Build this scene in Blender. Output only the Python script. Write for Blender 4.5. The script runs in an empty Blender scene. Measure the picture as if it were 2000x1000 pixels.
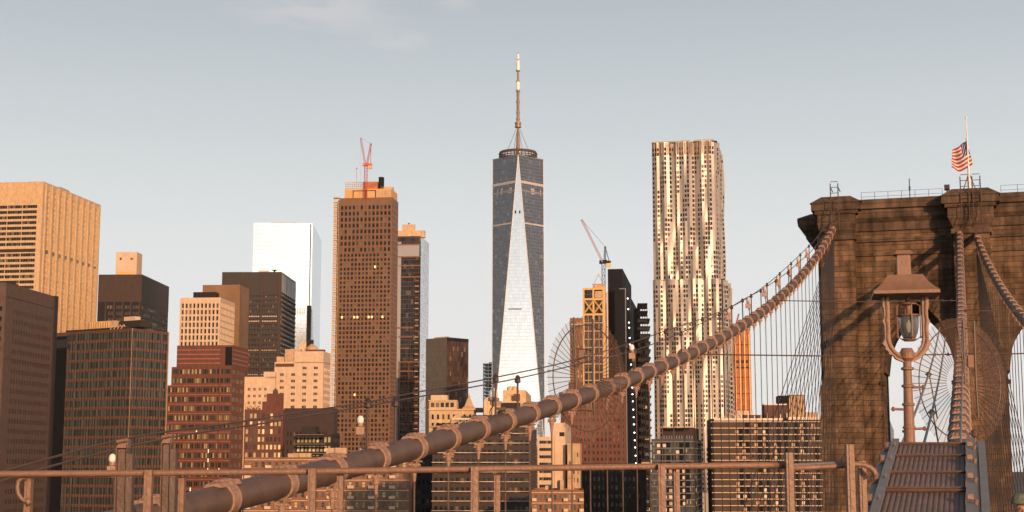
import bpy, bmesh, math, random
import numpy as np
from mathutils import Vector, Matrix
random.seed(7)
R = math.radians
C = bpy.context.scene.collection
scene = bpy.context.scene

# ------------------------------------------------------------------ camera
EYE = 42.0
F = 2900.0
PITCH = math.atan(405 / F)
cam_d = bpy.data.cameras.new('camera'); cam = bpy.data.objects.new('camera', cam_d); C.objects.link(cam)
cam.location = (0, 0, EYE); cam.rotation_euler = (math.pi/2 + PITCH, 0, 0)
cam_d.sensor_width = 36; cam_d.lens = 36 * F / 2000; cam_d.clip_start = 0.5; cam_d.clip_end = 30000
scene.camera = cam

# ------------------------------------------------------------------ world and sun
MIST = 1/.12
SUN_EL, SUN_AZ = R(10), R(-69)          # azimuth as math angle (x east of picture, y into picture)
SD = Vector((math.cos(SUN_AZ)*math.cos(SUN_EL), math.sin(SUN_AZ)*math.cos(SUN_EL), math.sin(SUN_EL)))
w = bpy.data.worlds.new('World'); scene.world = w; w.use_nodes = True
nt = w.node_tree; nt.nodes.clear()
N = nt.nodes.new; Lk = nt.links.new
out = N('ShaderNodeOutputWorld'); bg = N('ShaderNodeBackground'); sky = N('ShaderNodeTexSky')
sky.sky_type = 'NISHITA'; sky.sun_disc = False; sky.sun_elevation = SUN_EL
sky.sun_rotation = math.pi/2 - SUN_AZ      # Blender: rotation 0 = +Y, clockwise
sky.air_density = 1.0; sky.dust_density = 1.0; sky.ozone_density = 1.5; sky.altitude = 40
hsv = N('ShaderNodeHueSaturation'); hsv.inputs['Saturation'].default_value = 0.42; hsv.inputs['Value'].default_value = 1.0
tint = N('ShaderNodeMix'); tint.data_type = 'RGBA'; tint.blend_type = 'MULTIPLY'; tint.inputs[0].default_value = 1
tint.inputs[7].default_value = (1.0, 1.0, 1.0, 1)
Lk(sky.outputs[0], hsv.inputs['Color']); Lk(hsv.outputs[0], tint.inputs[6])
# pale morning mist brightening the sky towards the horizon
tc0 = N('ShaderNodeTexCoord'); sxz = N('ShaderNodeSeparateXYZ'); Lk(tc0.outputs['Generated'], sxz.inputs[0])
hr = N('ShaderNodeValToRGB'); Lk(sxz.outputs[2], hr.inputs[0]); he = hr.color_ramp.elements
he[0].position = 0.0; he[0].color = (.80, .775, .745, 1)
he[1].position = 1.0; he[1].color = (.04, .055, .075, 1)  # sky overhead, above the frame, darkened to lessen fill
for p_, c_ in ((.03,(.84,.83,.81,1)),(.08,(.82,.83,.82,1)),(.15,(.745,.775,.78,1)),(.22,(.61,.66,.68,1)),(.31,(.455,.51,.555,1)),(.42,(.22,.26,.30,1)),(.6,(.10,.13,.16,1))):
    q_ = he.new(p_); q_.color = c_
hs = N('ShaderNodeVectorMath'); hs.operation = 'SCALE'; Lk(hr.outputs[0], hs.inputs[0])
mb_ = N('ShaderNodeMapRange'); mb_.interpolation_type = 'SMOOTHSTEP'; mb_.inputs[1].default_value = -.3; mb_.inputs[2].default_value = .6   # mist dimmed behind the camera to lessen the fill light
mb_.inputs[3].default_value = MIST*.30; mb_.inputs[4].default_value = MIST; Lk(sxz.outputs[1], mb_.inputs[0]); Lk(mb_.outputs[0], hs.inputs['Scale'])
lg = N('ShaderNodeMix'); lg.data_type = 'RGBA'; lg.blend_type = 'LIGHTEN'; lg.inputs[0].default_value = 1; Lk(tint.outputs[2], lg.inputs[6]); Lk(hs.outputs[0], lg.inputs[7])
# faint clouds high on the left and low banks on the right
tc = N('ShaderNodeTexCoord')
def cloud(direction, sx, sz, scale, amt, prev, stretch=(3, 3, 14), lo=.42, hi=.72):
    d = Vector(direction)
    sub = N('ShaderNodeVectorMath'); sub.operation = 'SUBTRACT'; sub.inputs[1].default_value = d
    Lk(tc.outputs['Generated'], sub.inputs[0])
    mul = N('ShaderNodeVectorMath'); mul.operation = 'MULTIPLY'; mul.inputs[1].default_value = (1/sx, .35, 1/sz)
    Lk(sub.outputs[0], mul.inputs[0])
    ln = N('ShaderNodeVectorMath'); ln.operation = 'LENGTH'; Lk(mul.outputs[0], ln.inputs[0])
    mr = N('ShaderNodeMapRange'); mr.interpolation_type = 'SMOOTHSTEP'
    mr.inputs[1].default_value = 1.0; mr.inputs[2].default_value = .15; Lk(ln.outputs['Value'], mr.inputs[0])
    mp = N('ShaderNodeVectorMath'); mp.operation = 'MULTIPLY'; mp.inputs[1].default_value = stretch
    Lk(tc.outputs['Generated'], mp.inputs[0])
    nz = N('ShaderNodeTexNoise'); nz.inputs['Scale'].default_value = scale; nz.inputs['Detail'].default_value = 6
    nz.inputs['Roughness'].default_value = .55
    Lk(mp.outputs[0], nz.inputs['Vector'])
    m2 = N('ShaderNodeMapRange'); m2.interpolation_type = 'SMOOTHSTEP'
    m2.inputs[1].default_value = lo; m2.inputs[2].default_value = hi; m2.inputs[4].default_value = amt
    Lk(nz.outputs['Fac'], m2.inputs[0])
    ml = N('ShaderNodeMath'); ml.operation = 'MULTIPLY'; Lk(mr.outputs[0], ml.inputs[0]); Lk(m2.outputs[0], ml.inputs[1])
    mx = N('ShaderNodeMix'); mx.data_type = 'RGBA'; Lk(ml.outputs[0], mx.inputs[0]); Lk(prev, mx.inputs[6])
    mx.inputs[7].default_value = (5.6, 5.4, 5.4, 1)
    return mx.outputs[2]
def pdir(px, py):
    x = (px-1000)/F; y = (500-py)/F
    v = Vector((x, math.cos(PITCH)-y*math.sin(PITCH), math.sin(PITCH)+y*math.cos(PITCH))); return v.normalized()
c1 = cloud(pdir(620, 15), .075, .022, 5, .5, lg.outputs[2], lo=.4, hi=.6)
c2 = cloud(pdir(775, 75), .03, .012, 6, .6, c1, lo=.35, hi=.6)
c3 = cloud(pdir(890, 0), .02, .01, 6, .35, c2, lo=.35, hi=.6)
Lk(c3, bg.inputs['Color'])
bg.inputs['Strength'].default_value = 0.12
Lk(bg.outputs[0], out.inputs['Surface'])
sun_d = bpy.data.lights.new('sun', 'SUN'); sun_d.energy = 4.8; sun_d.angle = R(.6); sun_d.color = (1, .54, .26)
sun = bpy.data.objects.new('sun', sun_d); C.objects.link(sun)
sun.rotation_euler = SD.to_track_quat('Z', 'Y').to_euler()
scene.view_settings.view_transform = 'Standard'; scene.view_settings.look = 'None'
scene.view_settings.exposure = 0.03; scene.view_settings.gamma = 1
scene.render.film_transparent = False
try:
    scene.cycles.max_bounces = 6; scene.cycles.transparent_max_bounces = 16; scene.cycles.use_denoising = True
except Exception: pass

# ------------------------------------------------------------------ projection helpers
sp_, cp_ = math.sin(PITCH), math.cos(PITCH)
def slopes(px, py):
    x = (px-1000)/F; y = (500-py)/F; t = 1/(cp_ - y*sp_)
    return x*t, (sp_ + y*cp_)*t
def P(px, py, D):
    sx, sz = slopes(px, py); return Vector((sx*D, D, EYE + sz*D))
def proj(v):
    X, Y, Z = v[0], v[1], v[2]-EYE
    zc = Y*cp_ + Z*sp_; yc = -Y*sp_ + Z*cp_
    return 1000 + F*X/zc, 500 - F*yc/zc

# ------------------------------------------------------------------ mesh buckets
class MB:
    def __init__(s): s.v = []; s.f = []; s.m = []; s.uv = []
    def face(s, pts, m=0, uv=None):
        i = len(s.v); s.v.extend([tuple(p) for p in pts]); s.f.append(tuple(range(i, i+len(pts)))); s.m.append(m); s.uv.append(uv)
    def mesh(s, verts, faces, m=0):
        i = len(s.v); s.v.extend([tuple(p) for p in verts])
        for f in faces: s.f.append(tuple(i+k for k in f)); s.m.append(m); s.uv.append(None)
    def hexa(s, q, m=0):      # 8 points: bottom ccw 0-3, top 4-7
        s.mesh(q, [(3,2,1,0),(4,5,6,7),(0,1,5,4),(1,2,6,5),(2,3,7,6),(3,0,4,7)], m)
    def box(s, x0, x1, y0, y1, z0, z1, m=0):
        s.hexa([(x0,y0,z0),(x1,y0,z0),(x1,y1,z0),(x0,y1,z0),(x0,y0,z1),(x1,y0,z1),(x1,y1,z1),(x0,y1,z1)], m)
    def prism(s, poly, z0, z1, m=0, uv=False):
        n = len(poly)
        for i in range(n):
            a, b = poly[i], poly[(i+1) % n]; L = math.hypot(b[0]-a[0], b[1]-a[1])
            s.face([(a[0],a[1],z0),(b[0],b[1],z0),(b[0],b[1],z1),(a[0],a[1],z1)], m, [(0,z0),(L,z0),(L,z1),(0,z1)])
        s.face([(p[0],p[1],z1) for p in poly], m); s.face([(p[0],p[1],z0) for p in reversed(poly)], m)
    def tube(s, pts, r, n=8, m=0, cap=True):
        pts = [Vector(p) for p in pts]; rr = r if isinstance(r, (list, tuple)) else [r]*len(pts)
        rings = []; prev = None
        for i, p in enumerate(pts):
            a = pts[max(i-1, 0)]; b = pts[min(i+1, len(pts)-1)]; t = (b-a).normalized()
            if prev is None:
                up = Vector((0,0,1)) if abs(t.z) < .9 else Vector((1,0,0)); e1 = t.cross(up).normalized()
            else:
                e1 = (prev - t*prev.dot(t)).normalized()
            prev = e1; e2 = t.cross(e1)
            rings.append([p + e1*math.cos(2*math.pi*k/n)*rr[i] + e2*math.sin(2*math.pi*k/n)*rr[i] for k in range(n)])
        vs = [q for g in rings for q in g]; fs = []
        for i in range(len(rings)-1):
            for k in range(n): fs.append((i*n+k, (i+1)*n+k, (i+1)*n+(k+1)%n, i*n+(k+1)%n)[::-1])
        if cap: fs.append(tuple(range(n))); fs.append(tuple(range((len(rings)-1)*n, len(rings)*n))[::-1])
        s.mesh(vs, fs, m)
    def bar(s, a, b, wd, m=0):
        s.tube([a, b], wd*.7071, 4, m)
    def lathe(s, prof, c=(0,0,0), n=16, m=0, rot=0):
        vs = []; fs = []
        for r, z in prof:
            for k in range(n): vs.append((c[0]+r*math.cos(2*math.pi*k/n+rot), c[1]+r*math.sin(2*math.pi*k/n+rot), c[2]+z))
        for i in range(len(prof)-1):
            for k in range(n): fs.append((i*n+k, i*n+(k+1)%n, (i+1)*n+(k+1)%n, (i+1)*n+k))
        fs.append(tuple(range(n))[::-1]); fs.append(tuple(range((len(prof)-1)*n, len(prof)*n)))
        s.mesh(vs, fs, m)
    def build(s, name, mats, parent=None, off=None, smooth=False, kind=None):
        me = bpy.data.meshes.new(name)
        if off is not None:
            o0 = Vector(off); vv = [(v[0]-o0[0], v[1]-o0[1], v[2]-o0[2]) for v in s.v]
        else: vv = s.v
        me.from_pydata(vv, [], s.f)
        if not isinstance(mats, (list, tuple)): mats = [mats]
        for m in mats: me.materials.append(m)
        if len(mats) > 1: me.polygons.foreach_set('material_index', s.m)
        if any(u for u in s.uv):
            ul = me.uv_layers.new(name='UVMap'); k = 0; dat = []
            for f, u in zip(s.f, s.uv):
                if u: 
                    for q in u: dat.extend(q)
                else: dat.extend([0.0]*(2*len(f)))
            ul.data.foreach_set('uv', dat)
        if smooth: me.polygons.foreach_set('use_smooth', [True]*len(me.polygons))
        me.update()
        o = bpy.data.objects.new(name, me); C.objects.link(o)
        if parent is not None: o.parent = parent
        elif off is not None: o.location = off
        if kind: o['kind'] = kind
        return o
def empty(name, loc, label=None, cat=None, group=None, rz=0):
    o = bpy.data.objects.new(name, None); C.objects.link(o); o.location = loc; o.rotation_euler = (0,0,rz)
    if label: o['label'] = label
    if cat: o['category'] = cat
    if group: o['group'] = group
    return o
def tag(o, label, cat, group=None):
    o['label'] = label; o['category'] = cat
    if group: o['group'] = group
    return o
def sub(pts, o): return [Vector(p)-Vector(o) for p in pts]

# ------------------------------------------------------------------ materials
def newmat(name):
    m = bpy.data.materials.new(name); m.use_nodes = True; return m, m.node_tree, m.node_tree.nodes['Principled BSDF']
def mat(name, col, rough=.7, metal=0, var=.18, scale=.5, streak=0, bump=0, bscale=3, spec=.5):
    """plain surface with blotchy variation and optional vertical weather streaks"""
    m, t, b = newmat(name); n = t.nodes.new; L = t.links.new
    tcn = n('ShaderNodeTexCoord'); nz = n('ShaderNodeTexNoise'); nz.inputs['Scale'].default_value = scale; nz.inputs['Detail'].default_value = 7
    nz.inputs['Roughness'].default_value = .6
    L(tcn.outputs['Object'], nz.inputs['Vector'])
    cr = n('ShaderNodeMapRange'); cr.inputs[1].default_value = .3; cr.inputs[2].default_value = .7
    cr.inputs[3].default_value = 1-var; cr.inputs[4].default_value = 1+var; L(nz.outputs['Fac'], cr.inputs[0])
    fac = cr.outputs[0]
    if streak:
        mp = n('ShaderNodeVectorMath'); mp.operation = 'MULTIPLY'; mp.inputs[1].default_value = (1, 1, .06); L(tcn.outputs['Object'], mp.inputs[0])
        n2 = n('ShaderNodeTexNoise'); n2.inputs['Scale'].default_value = scale*3; n2.inputs['Detail'].default_value = 5; L(mp.outputs[0], n2.inputs['Vector'])
        c2 = n('ShaderNodeMapRange'); c2.inputs[1].default_value = .35; c2.inputs[2].default_value = .65; c2.inputs[3].default_value = 1-streak; c2.inputs[4].default_value = 1+streak*.4
        L(n2.outputs['Fac'], c2.inputs[0]); mm = n('ShaderNodeMath'); mm.operation = 'MULTIPLY'; L(fac, mm.inputs[0]); L(c2.outputs[0], mm.inputs[1]); fac = mm.outputs[0]
    mx = n('ShaderNodeVectorMath'); mx.operation = 'SCALE'; mx.inputs[0].default_value = col; L(fac, mx.inputs['Scale'])
    L(mx.outputs[0], b.inputs['Base Color'])
    b.inputs['Roughness'].default_value = rough; b.inputs['Metallic'].default_value = metal
    b.inputs['Specular IOR Level'].default_value = spec
    if bump:
        bn = n('ShaderNodeBump'); bn.inputs['Strength'].default_value = bump; bn.inputs['Distance'].default_value = .05
        n3 = n('ShaderNodeTexNoise'); n3.inputs['Scale'].default_value = bscale; n3.inputs['Detail'].default_value = 8
        L(tcn.outputs['Object'], n3.inputs['Vector']); L(n3.outputs['Fac'], bn.inputs['Height']); L(bn.outputs[0], b.inputs['Normal'])
    return m
def glass(name, col=(.03,.035,.04), alt=(.35,.3,.22), share=.25, rough=.08, metal=0.0, tilt=.05, ior=1.6, alt_metal=None):
    """window pane: per-pane random tone (blinds, curtains) and a slight random tilt, so that reflections differ from pane to pane"""
    m, t, b = newmat(name); n = t.nodes.new; L = t.links.new
    g = n('ShaderNodeNewGeometry'); oi = n('ShaderNodeObjectInfo')
    a = n('ShaderNodeMath'); a.operation = 'ADD'; L(g.outputs['Random Per Island'], a.inputs[0]); L(oi.outputs['Random'], a.inputs[1])
    fr = n('ShaderNodeMath'); fr.operation = 'FRACT'; L(a.outputs[0], fr.inputs[0])
    wn = n('ShaderNodeTexWhiteNoise'); wn.noise_dimensions = '1D'; L(a.outputs[0], wn.inputs['W'])
    cr = n('ShaderNodeValToRGB'); cr.color_ramp.interpolation = 'CONSTANT'; e = cr.color_ramp.elements
    e[0].color = (*col, 1); e[0].position = 0
    e[1].color = (*[c*1.9 for c in col], 1); e[1].position = (1-share)*.5
    q = cr.color_ramp.elements.new(1-share); q.color = (*alt, 1)
    q = cr.color_ramp.elements.new(1-share*.45); q.color = (*[c*.55 for c in alt], 1)
    L(fr.outputs[0], cr.inputs[0]); L(cr.outputs[0], b.inputs['Base Color'])
    s = n('ShaderNodeVectorMath'); s.operation = 'SUBTRACT'; s.inputs[1].default_value = (.5,.5,.5); L(wn.outputs['Color'], s.inputs[0])
    s2 = n('ShaderNodeVectorMath'); s2.operation = 'SCALE'; s2.inputs['Scale'].default_value = tilt; L(s.outputs[0], s2.inputs[0])
    s3 = n('ShaderNodeVectorMath'); s3.operation = 'ADD'; L(s2.outputs[0], s3.inputs[0]); L(g.outputs['Normal'], s3.inputs[1])
    s4 = n('ShaderNodeVectorMath'); s4.operation = 'NORMALIZE'; L(s3.outputs[0], s4.inputs[0]); L(s4.outputs[0], b.inputs['Normal'])
    b.inputs['Roughness'].default_value = rough; b.inputs['Metallic'].default_value = metal; b.inputs['IOR'].default_value = ior
    return m
def curtain(name, col, line=(.1,.1,.1), pw=1.5, ph=4.0, lw=.10, lh=.12, rough=.1, metal=.9, tilt=.02, var=.2, blinds=0, bcol=(.4,.38,.36), spand=None, spand_h=.25):
    """curtain wall of glass panels over UVs in metres: mullion grid, panel tone and tilt random per panel"""
    m, t, b = newmat(name); n = t.nodes.new; L = t.links.new
    uv = n('ShaderNodeUVMap'); dv = n('ShaderNodeVectorMath'); dv.operation = 'DIVIDE'; dv.inputs[1].default_value = (pw, ph, 1); L(uv.outputs[0], dv.inputs[0])
    fl = n('ShaderNodeVectorMath'); fl.operation = 'FLOOR'; L(dv.outputs[0], fl.inputs[0])
    fr = n('ShaderNodeVectorMath'); fr.operation = 'FRACTION'; L(dv.outputs[0], fr.inputs[0])
    wn = n('ShaderNodeTexWhiteNoise'); wn.noise_dimensions = '3D'; L(fl.outputs[0], wn.inputs['Vector'])
    sx = n('ShaderNodeSeparateXYZ'); L(fr.outputs[0], sx.inputs[0])
    a = n('ShaderNodeMath'); a.operation = 'LESS_THAN'; a.inputs[1].default_value = lw; L(sx.outputs[0], a.inputs[0])
    c = n('ShaderNodeMath'); c.operation = 'LESS_THAN'; c.inputs[1].default_value = lh; L(sx.outputs[1], c.inputs[0])
    mxm = n('ShaderNodeMath'); mxm.operation = 'MAXIMUM'; L(a.outputs[0], mxm.inputs[0]); L(c.outputs[0], mxm.inputs[1])
    vr = n('ShaderNodeMapRange'); vr.inputs[3].default_value = 1-var; vr.inputs[4].default_value = 1+var; L(wn.outputs['Value'], vr.inputs[0])
    # large soft variation, as whole zones of floors differ
    sc = n('ShaderNodeVectorMath'); sc.operation = 'SCALE'; sc.inputs[0].default_value = col; L(vr.outputs[0], sc.inputs['Scale'])
    base = sc.outputs[0]
    if blinds:
        gt = n('ShaderNodeMath'); gt.operation = 'GREATER_THAN'; gt.inputs[1].default_value = 1-blinds
        sp = n('ShaderNodeSeparateXYZ'); L(wn.outputs['Color'], sp.inputs[0]); L(sp.outputs[1], gt.inputs[0])
        bm = n('ShaderNodeMix'); bm.data_type = 'RGBA'; L(gt.outputs[0], bm.inputs[0]); L(base, bm.inputs[6]); bm.inputs[7].default_value = (*bcol, 1); base = bm.outputs[2]
    if spand:
        s_ = n('ShaderNodeMath'); s_.operation = 'GREATER_THAN'; s_.inputs[1].default_value = 1-spand_h; L(sx.outputs[1], s_.inputs[0])
        bm = n('ShaderNodeMix'); bm.data_type = 'RGBA'; L(s_.outputs[0], bm.inputs[0]); L(base, bm.inputs[6]); bm.inputs[7].default_value = (*spand, 1); base = bm.outputs[2]
    mx = n('ShaderNodeMix'); mx.data_type = 'RGBA'; L(mxm.outputs[0], mx.inputs[0]); L(base, mx.inputs[6]); mx.inputs[7].default_value = (*line, 1)
    L(mx.outputs[2], b.inputs['Base Color'])
    g = n('ShaderNodeNewGeometry'); s = n('ShaderNodeVectorMath'); s.operation = 'SUBTRACT'; s.inputs[1].default_value = (.5,.5,.5); L(wn.outputs['Color'], s.inputs[0])
    s2 = n('ShaderNodeVectorMath'); s2.operation = 'SCALE'; s2.inputs['Scale'].default_value = tilt; L(s.outputs[0], s2.inputs[0])
    s3 = n('ShaderNodeVectorMath'); s3.operation = 'ADD'; L(s2.outputs[0], s3.inputs[0]); L(g.outputs['Normal'], s3.inputs[1])
    s4 = n('ShaderNodeVectorMath'); s4.operation = 'NORMALIZE'; L(s3.outputs[0], s4.inputs[0]); L(s4.outputs[0], b.inputs['Normal'])
    b.inputs['Roughness'].default_value = rough
    mt = n('ShaderNodeMath'); mt.operation = 'MULTIPLY_ADD'; mt.inputs[1].default_value = -metal; mt.inputs[2].default_value = metal; L(mxm.outputs[0], mt.inputs[0])
    L(mt.outputs[0], b.inputs['Metallic'])
    return m
def stone_mat(name, cols, bw=2.0, bh=.8, mortar=(.05,.04,.035)):
    m, t, b = newmat(name); n = t.nodes.new; L = t.links.new
    tcn = n('ShaderNodeTexCoord'); sx = n('ShaderNodeSeparateXYZ'); L(tcn.outputs['Object'], sx.inputs[0])
    ad = n('ShaderNodeMath'); ad.operation = 'ADD'; L(sx.outputs[0], ad.inputs[0]); L(sx.outputs[1], ad.inputs[1])
    cx = n('ShaderNodeCombineXYZ'); L(ad.outputs[0], cx.inputs[0]); L(sx.outputs[2], cx.inputs[1])
    nd = n('ShaderNodeTexNoise'); nd.inputs['Scale'].default_value = 1.3; nd.inputs['Detail'].default_value = 3; L(tcn.outputs['Object'], nd.inputs['Vector'])
    sb = n('ShaderNodeVectorMath'); sb.operation = 'MULTIPLY_ADD'; sb.inputs[1].default_value = (.12,.12,0); L(nd.outputs['Color'], sb.inputs[0]); L(cx.outputs[0], sb.inputs[2])
    br = n('ShaderNodeTexBrick'); L(sb.outputs[0], br.inputs['Vector']); br.inputs['Scale'].default_value = 1
    br.inputs['Brick Width'].default_value = bw; br.inputs['Row Height'].default_value = bh; br.inputs['Mortar Size'].default_value = .03; br.inputs['Mortar Smooth'].default_value = .3
    br.inputs['Color1'].default_value = (*cols[0],1); br.inputs['Color2'].default_value = (*cols[1],1); br.inputs['Mortar'].default_value = (*mortar,1); br.offset = .5; br.squash = 1.2; br.squash_frequency = 3
    nz = n('ShaderNodeTexNoise'); nz.inputs['Scale'].default_value = .35; nz.inputs['Detail'].default_value = 10; nz.inputs['Roughness'].default_value = .66; L(tcn.outputs['Object'], nz.inputs['Vector'])
    cr = n('ShaderNodeMapRange'); cr.inputs[1].default_value = .36; cr.inputs[2].default_value = .62; cr.inputs[3].default_value = .55; cr.inputs[4].default_value = 1.35; L(nz.outputs['Fac'], cr.inputs[0])
    mp = n('ShaderNodeVectorMath'); mp.operation = 'MULTIPLY'; mp.inputs[1].default_value = (1, 1, .09); L(tcn.outputs['Object'], mp.inputs[0])
    n2 = n('ShaderNodeTexNoise'); n2.inputs['Scale'].default_value = 1.1; n2.inputs['Detail'].default_value = 6; L(mp.outputs[0], n2.inputs['Vector'])
    c2 = n('ShaderNodeMapRange'); c2.inputs[1].default_value = .38; c2.inputs[2].default_value = .6; c2.inputs[3].default_value = .62; c2.inputs[4].default_value = 1.1; L(n2.outputs['Fac'], c2.inputs[0])
    mm = n('ShaderNodeMath'); mm.operation = 'MULTIPLY'; L(cr.outputs[0], mm.inputs[0]); L(c2.outputs[0], mm.inputs[1])
    sc = n('ShaderNodeVectorMath'); sc.operation = 'SCALE'; L(br.outputs['Color'], sc.inputs[0]); L(mm.outputs[0], sc.inputs['Scale'])
    L(sc.outputs[0], b.inputs['Base Color']); b.inputs['Roughness'].default_value = .9; b.inputs['Specular IOR Level'].default_value = .2
    bn = n('ShaderNodeBump'); bn.inputs['Strength'].default_value = .9; bn.inputs['Distance'].default_value = .12
    hh = n('ShaderNodeMath'); hh.operation = 'MULTIPLY_ADD'; hh.inputs[1].default_value = -1.0; L(br.outputs['Fac'], hh.inputs[0]); L(nz.outputs['Fac'], hh.inputs[2])
    L(hh.outputs[0], bn.inputs['Height']); L(bn.outputs[0], b.inputs['Normal'])
    return m
def emit(name, col, s):
    m, t, b = newmat(name); b.inputs['Emission Color'].default_value = (*col, 1); b.inputs['Emission Strength'].default_value = s; b.inputs['Base Color'].default_value = (*col, 1); return m
def c8(*c): return tuple(((x/255+.055)/1.055)**2.4 if x > 10 else x/255/12.92 for x in c)

M = dict(
 cream=mat('cream_stone', (.52,.37,.22), .6, streak=.12), cream2=mat('pale_brick', (.55,.42,.31), .85, var=.10, streak=.10),
 tan=mat('tan_concrete', (.46,.32,.20), .8, streak=.15), dark=mat('dark_metal_cladding', (.013,.0105,.0105), .6, spec=.2),
 bronze=mat('bronze_cladding', (.050,.027,.018), .45, metal=.3, streak=.15), brownstone=mat('shade_darkened_stone', (.088,.058,.046), .8, streak=.15),
 brickred=mat('red_brick', (.115,.042,.029), .85, streak=.12), brickmauve=mat('mauve_brick', (.042,.025,.026), .85, streak=.1),
 brickbrown=mat('brown_brick', (.095,.048,.033), .85, streak=.1), brickorange=mat('orange_brick', (.20,.098,.058), .85, streak=.12),
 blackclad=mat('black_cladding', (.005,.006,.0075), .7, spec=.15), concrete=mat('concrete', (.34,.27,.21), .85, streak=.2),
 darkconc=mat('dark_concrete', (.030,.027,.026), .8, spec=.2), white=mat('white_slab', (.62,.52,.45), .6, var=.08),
 steelpaint=mat('brown_bridge_paint', (.205,.120,.083), .5, var=.13, scale=6, streak=.0, bump=.25, bscale=30),
 cablepaint=mat('cable_wrapping_paint', (.105,.070,.054), .5, var=.25, scale=1.6, streak=.0, bump=.35, bscale=14),
 clamppaint=mat('clamp_paint', (.30,.19,.14), .5, var=.25, scale=6, bump=.6, bscale=22),
 greysteel=mat('weathered_grey_steel', (.16,.17,.185), .5, var=.16, scale=3, bump=.2, bscale=20),
 corr=mat('corrugated_brown_sheet', (.165,.115,.10), .6, var=.22, scale=3, streak=.1, bump=.5, bscale=45),
 rope=mat('steel_rope', (.075,.05,.04), .5, var=.1), ropedark=mat('dark_steel_rope', (.035,.03,.03), .55),
 redpaint=mat('red_crane_paint', (.42,.06,.06), .5, var=.05), pinkpaint=mat('faded_red_crane_paint', (.50,.20,.17), .5, var=.05),
 bluecrane=mat('dark_blue_crane_paint', (.008,.014,.022), .7, spec=.2), plywood=mat('ochre_sheathing', (.55,.33,.14), .75, var=.12),
 gold=mat('gold_cladding', (.60,.38,.15), .45, metal=.2, var=.1), netting=mat('orange_netting', (.40,.14,.055), .8, var=.3, scale=.25),
 roofgrey=mat('roof_membrane', (.10,.09,.085), .9), ground=mat('asphalt_ground', (.05,.05,.05), .9, scale=.02),
 whitepaint=mat('white_paint', (.75,.73,.70), .5, var=.03), ant=mat('antenna_steel', (.25,.16,.11), .5, metal=.2), antw=mat('white_radome', (.75,.74,.72), .5, var=.02),
 wood=mat('promenade_planks', (.16,.12,.09), .8, var=.3, scale=2), flagred=mat('flag_red', (.28,.025,.035), .8, var=.05), flagwhite=mat('flag_white', (.50,.48,.48), .8, var=.04), flagblue=mat('flag_blue', (.02,.03,.10), .8, var=.05),
 pane=mat('matte_dark_pane', (.008,.009,.011), .4, spec=.25),  # near-black matte pane with weak reflection
 copper=mat('verdigris', (.10,.14,.12), .7), green=mat('roof_planting', (.05,.07,.03), .9, var=.4, scale=1),
)
G = dict(
 dark=glass('dark_window', (.010,.012,.014), (.16,.12,.08), .16, rough=.15, ior=1.33), warm=glass('gold_glint_window', (.05,.04,.03), (.85,.68,.36), .55, rough=.12, metal=.35, tilt=.12),  # warm panes hold sun glints in their gold colour
 mixed=glass('office_window', (.022,.03,.033), (.40,.36,.20), .30, metal=.15, tilt=.08), cool=glass('cool_window', (.07,.09,.09), (.17,.195,.19), .4, metal=.35, tilt=.05),
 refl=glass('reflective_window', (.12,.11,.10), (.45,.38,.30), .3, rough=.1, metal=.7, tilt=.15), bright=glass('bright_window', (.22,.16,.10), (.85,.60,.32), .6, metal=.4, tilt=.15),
)
FRM = mat('window_frame_metal', (.10,.075,.06), .5)

# ------------------------------------------------------------------ building kit
GROUND = 3.0
def template(wd, h, shape, mull, tr, frame_w):
    mb = MB(); a, b = -wd/2, wd/2
    if shape == 'arch':
        r = wd/2; zz = h/2 - r; pts = [(a,0,-h/2),(b,0,-h/2)]
        for k in range(0, 7): an = math.pi*k/6; pts.append((r*math.cos(an), 0, zz+r*math.sin(an)))
        mb.face(pts, 0)
    else: 
        if mull > 0:
            st = wd/(mull+1)
            for k in range(mull+1): mb.face([(a+k*st,0,-h/2),(a+(k+1)*st,0,-h/2),(a+(k+1)*st,0,h/2),(a+k*st,0,h/2)], 0)
        else: mb.face([(a,0,-h/2),(b,0,-h/2),(b,0,h/2),(a,0,h/2)], 0)
    if frame_w:
        for k in range(1, mull+1):
            x = a + wd*k/(mull+1); mb.box(x-frame_w/2, x+frame_w/2, -.12, -.02, -h/2, h/2, 1)
        if tr: mb.box(a, b, -.11, -.03, h*tr-frame_w/2, h*tr+frame_w/2, 1)
    return mb
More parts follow.
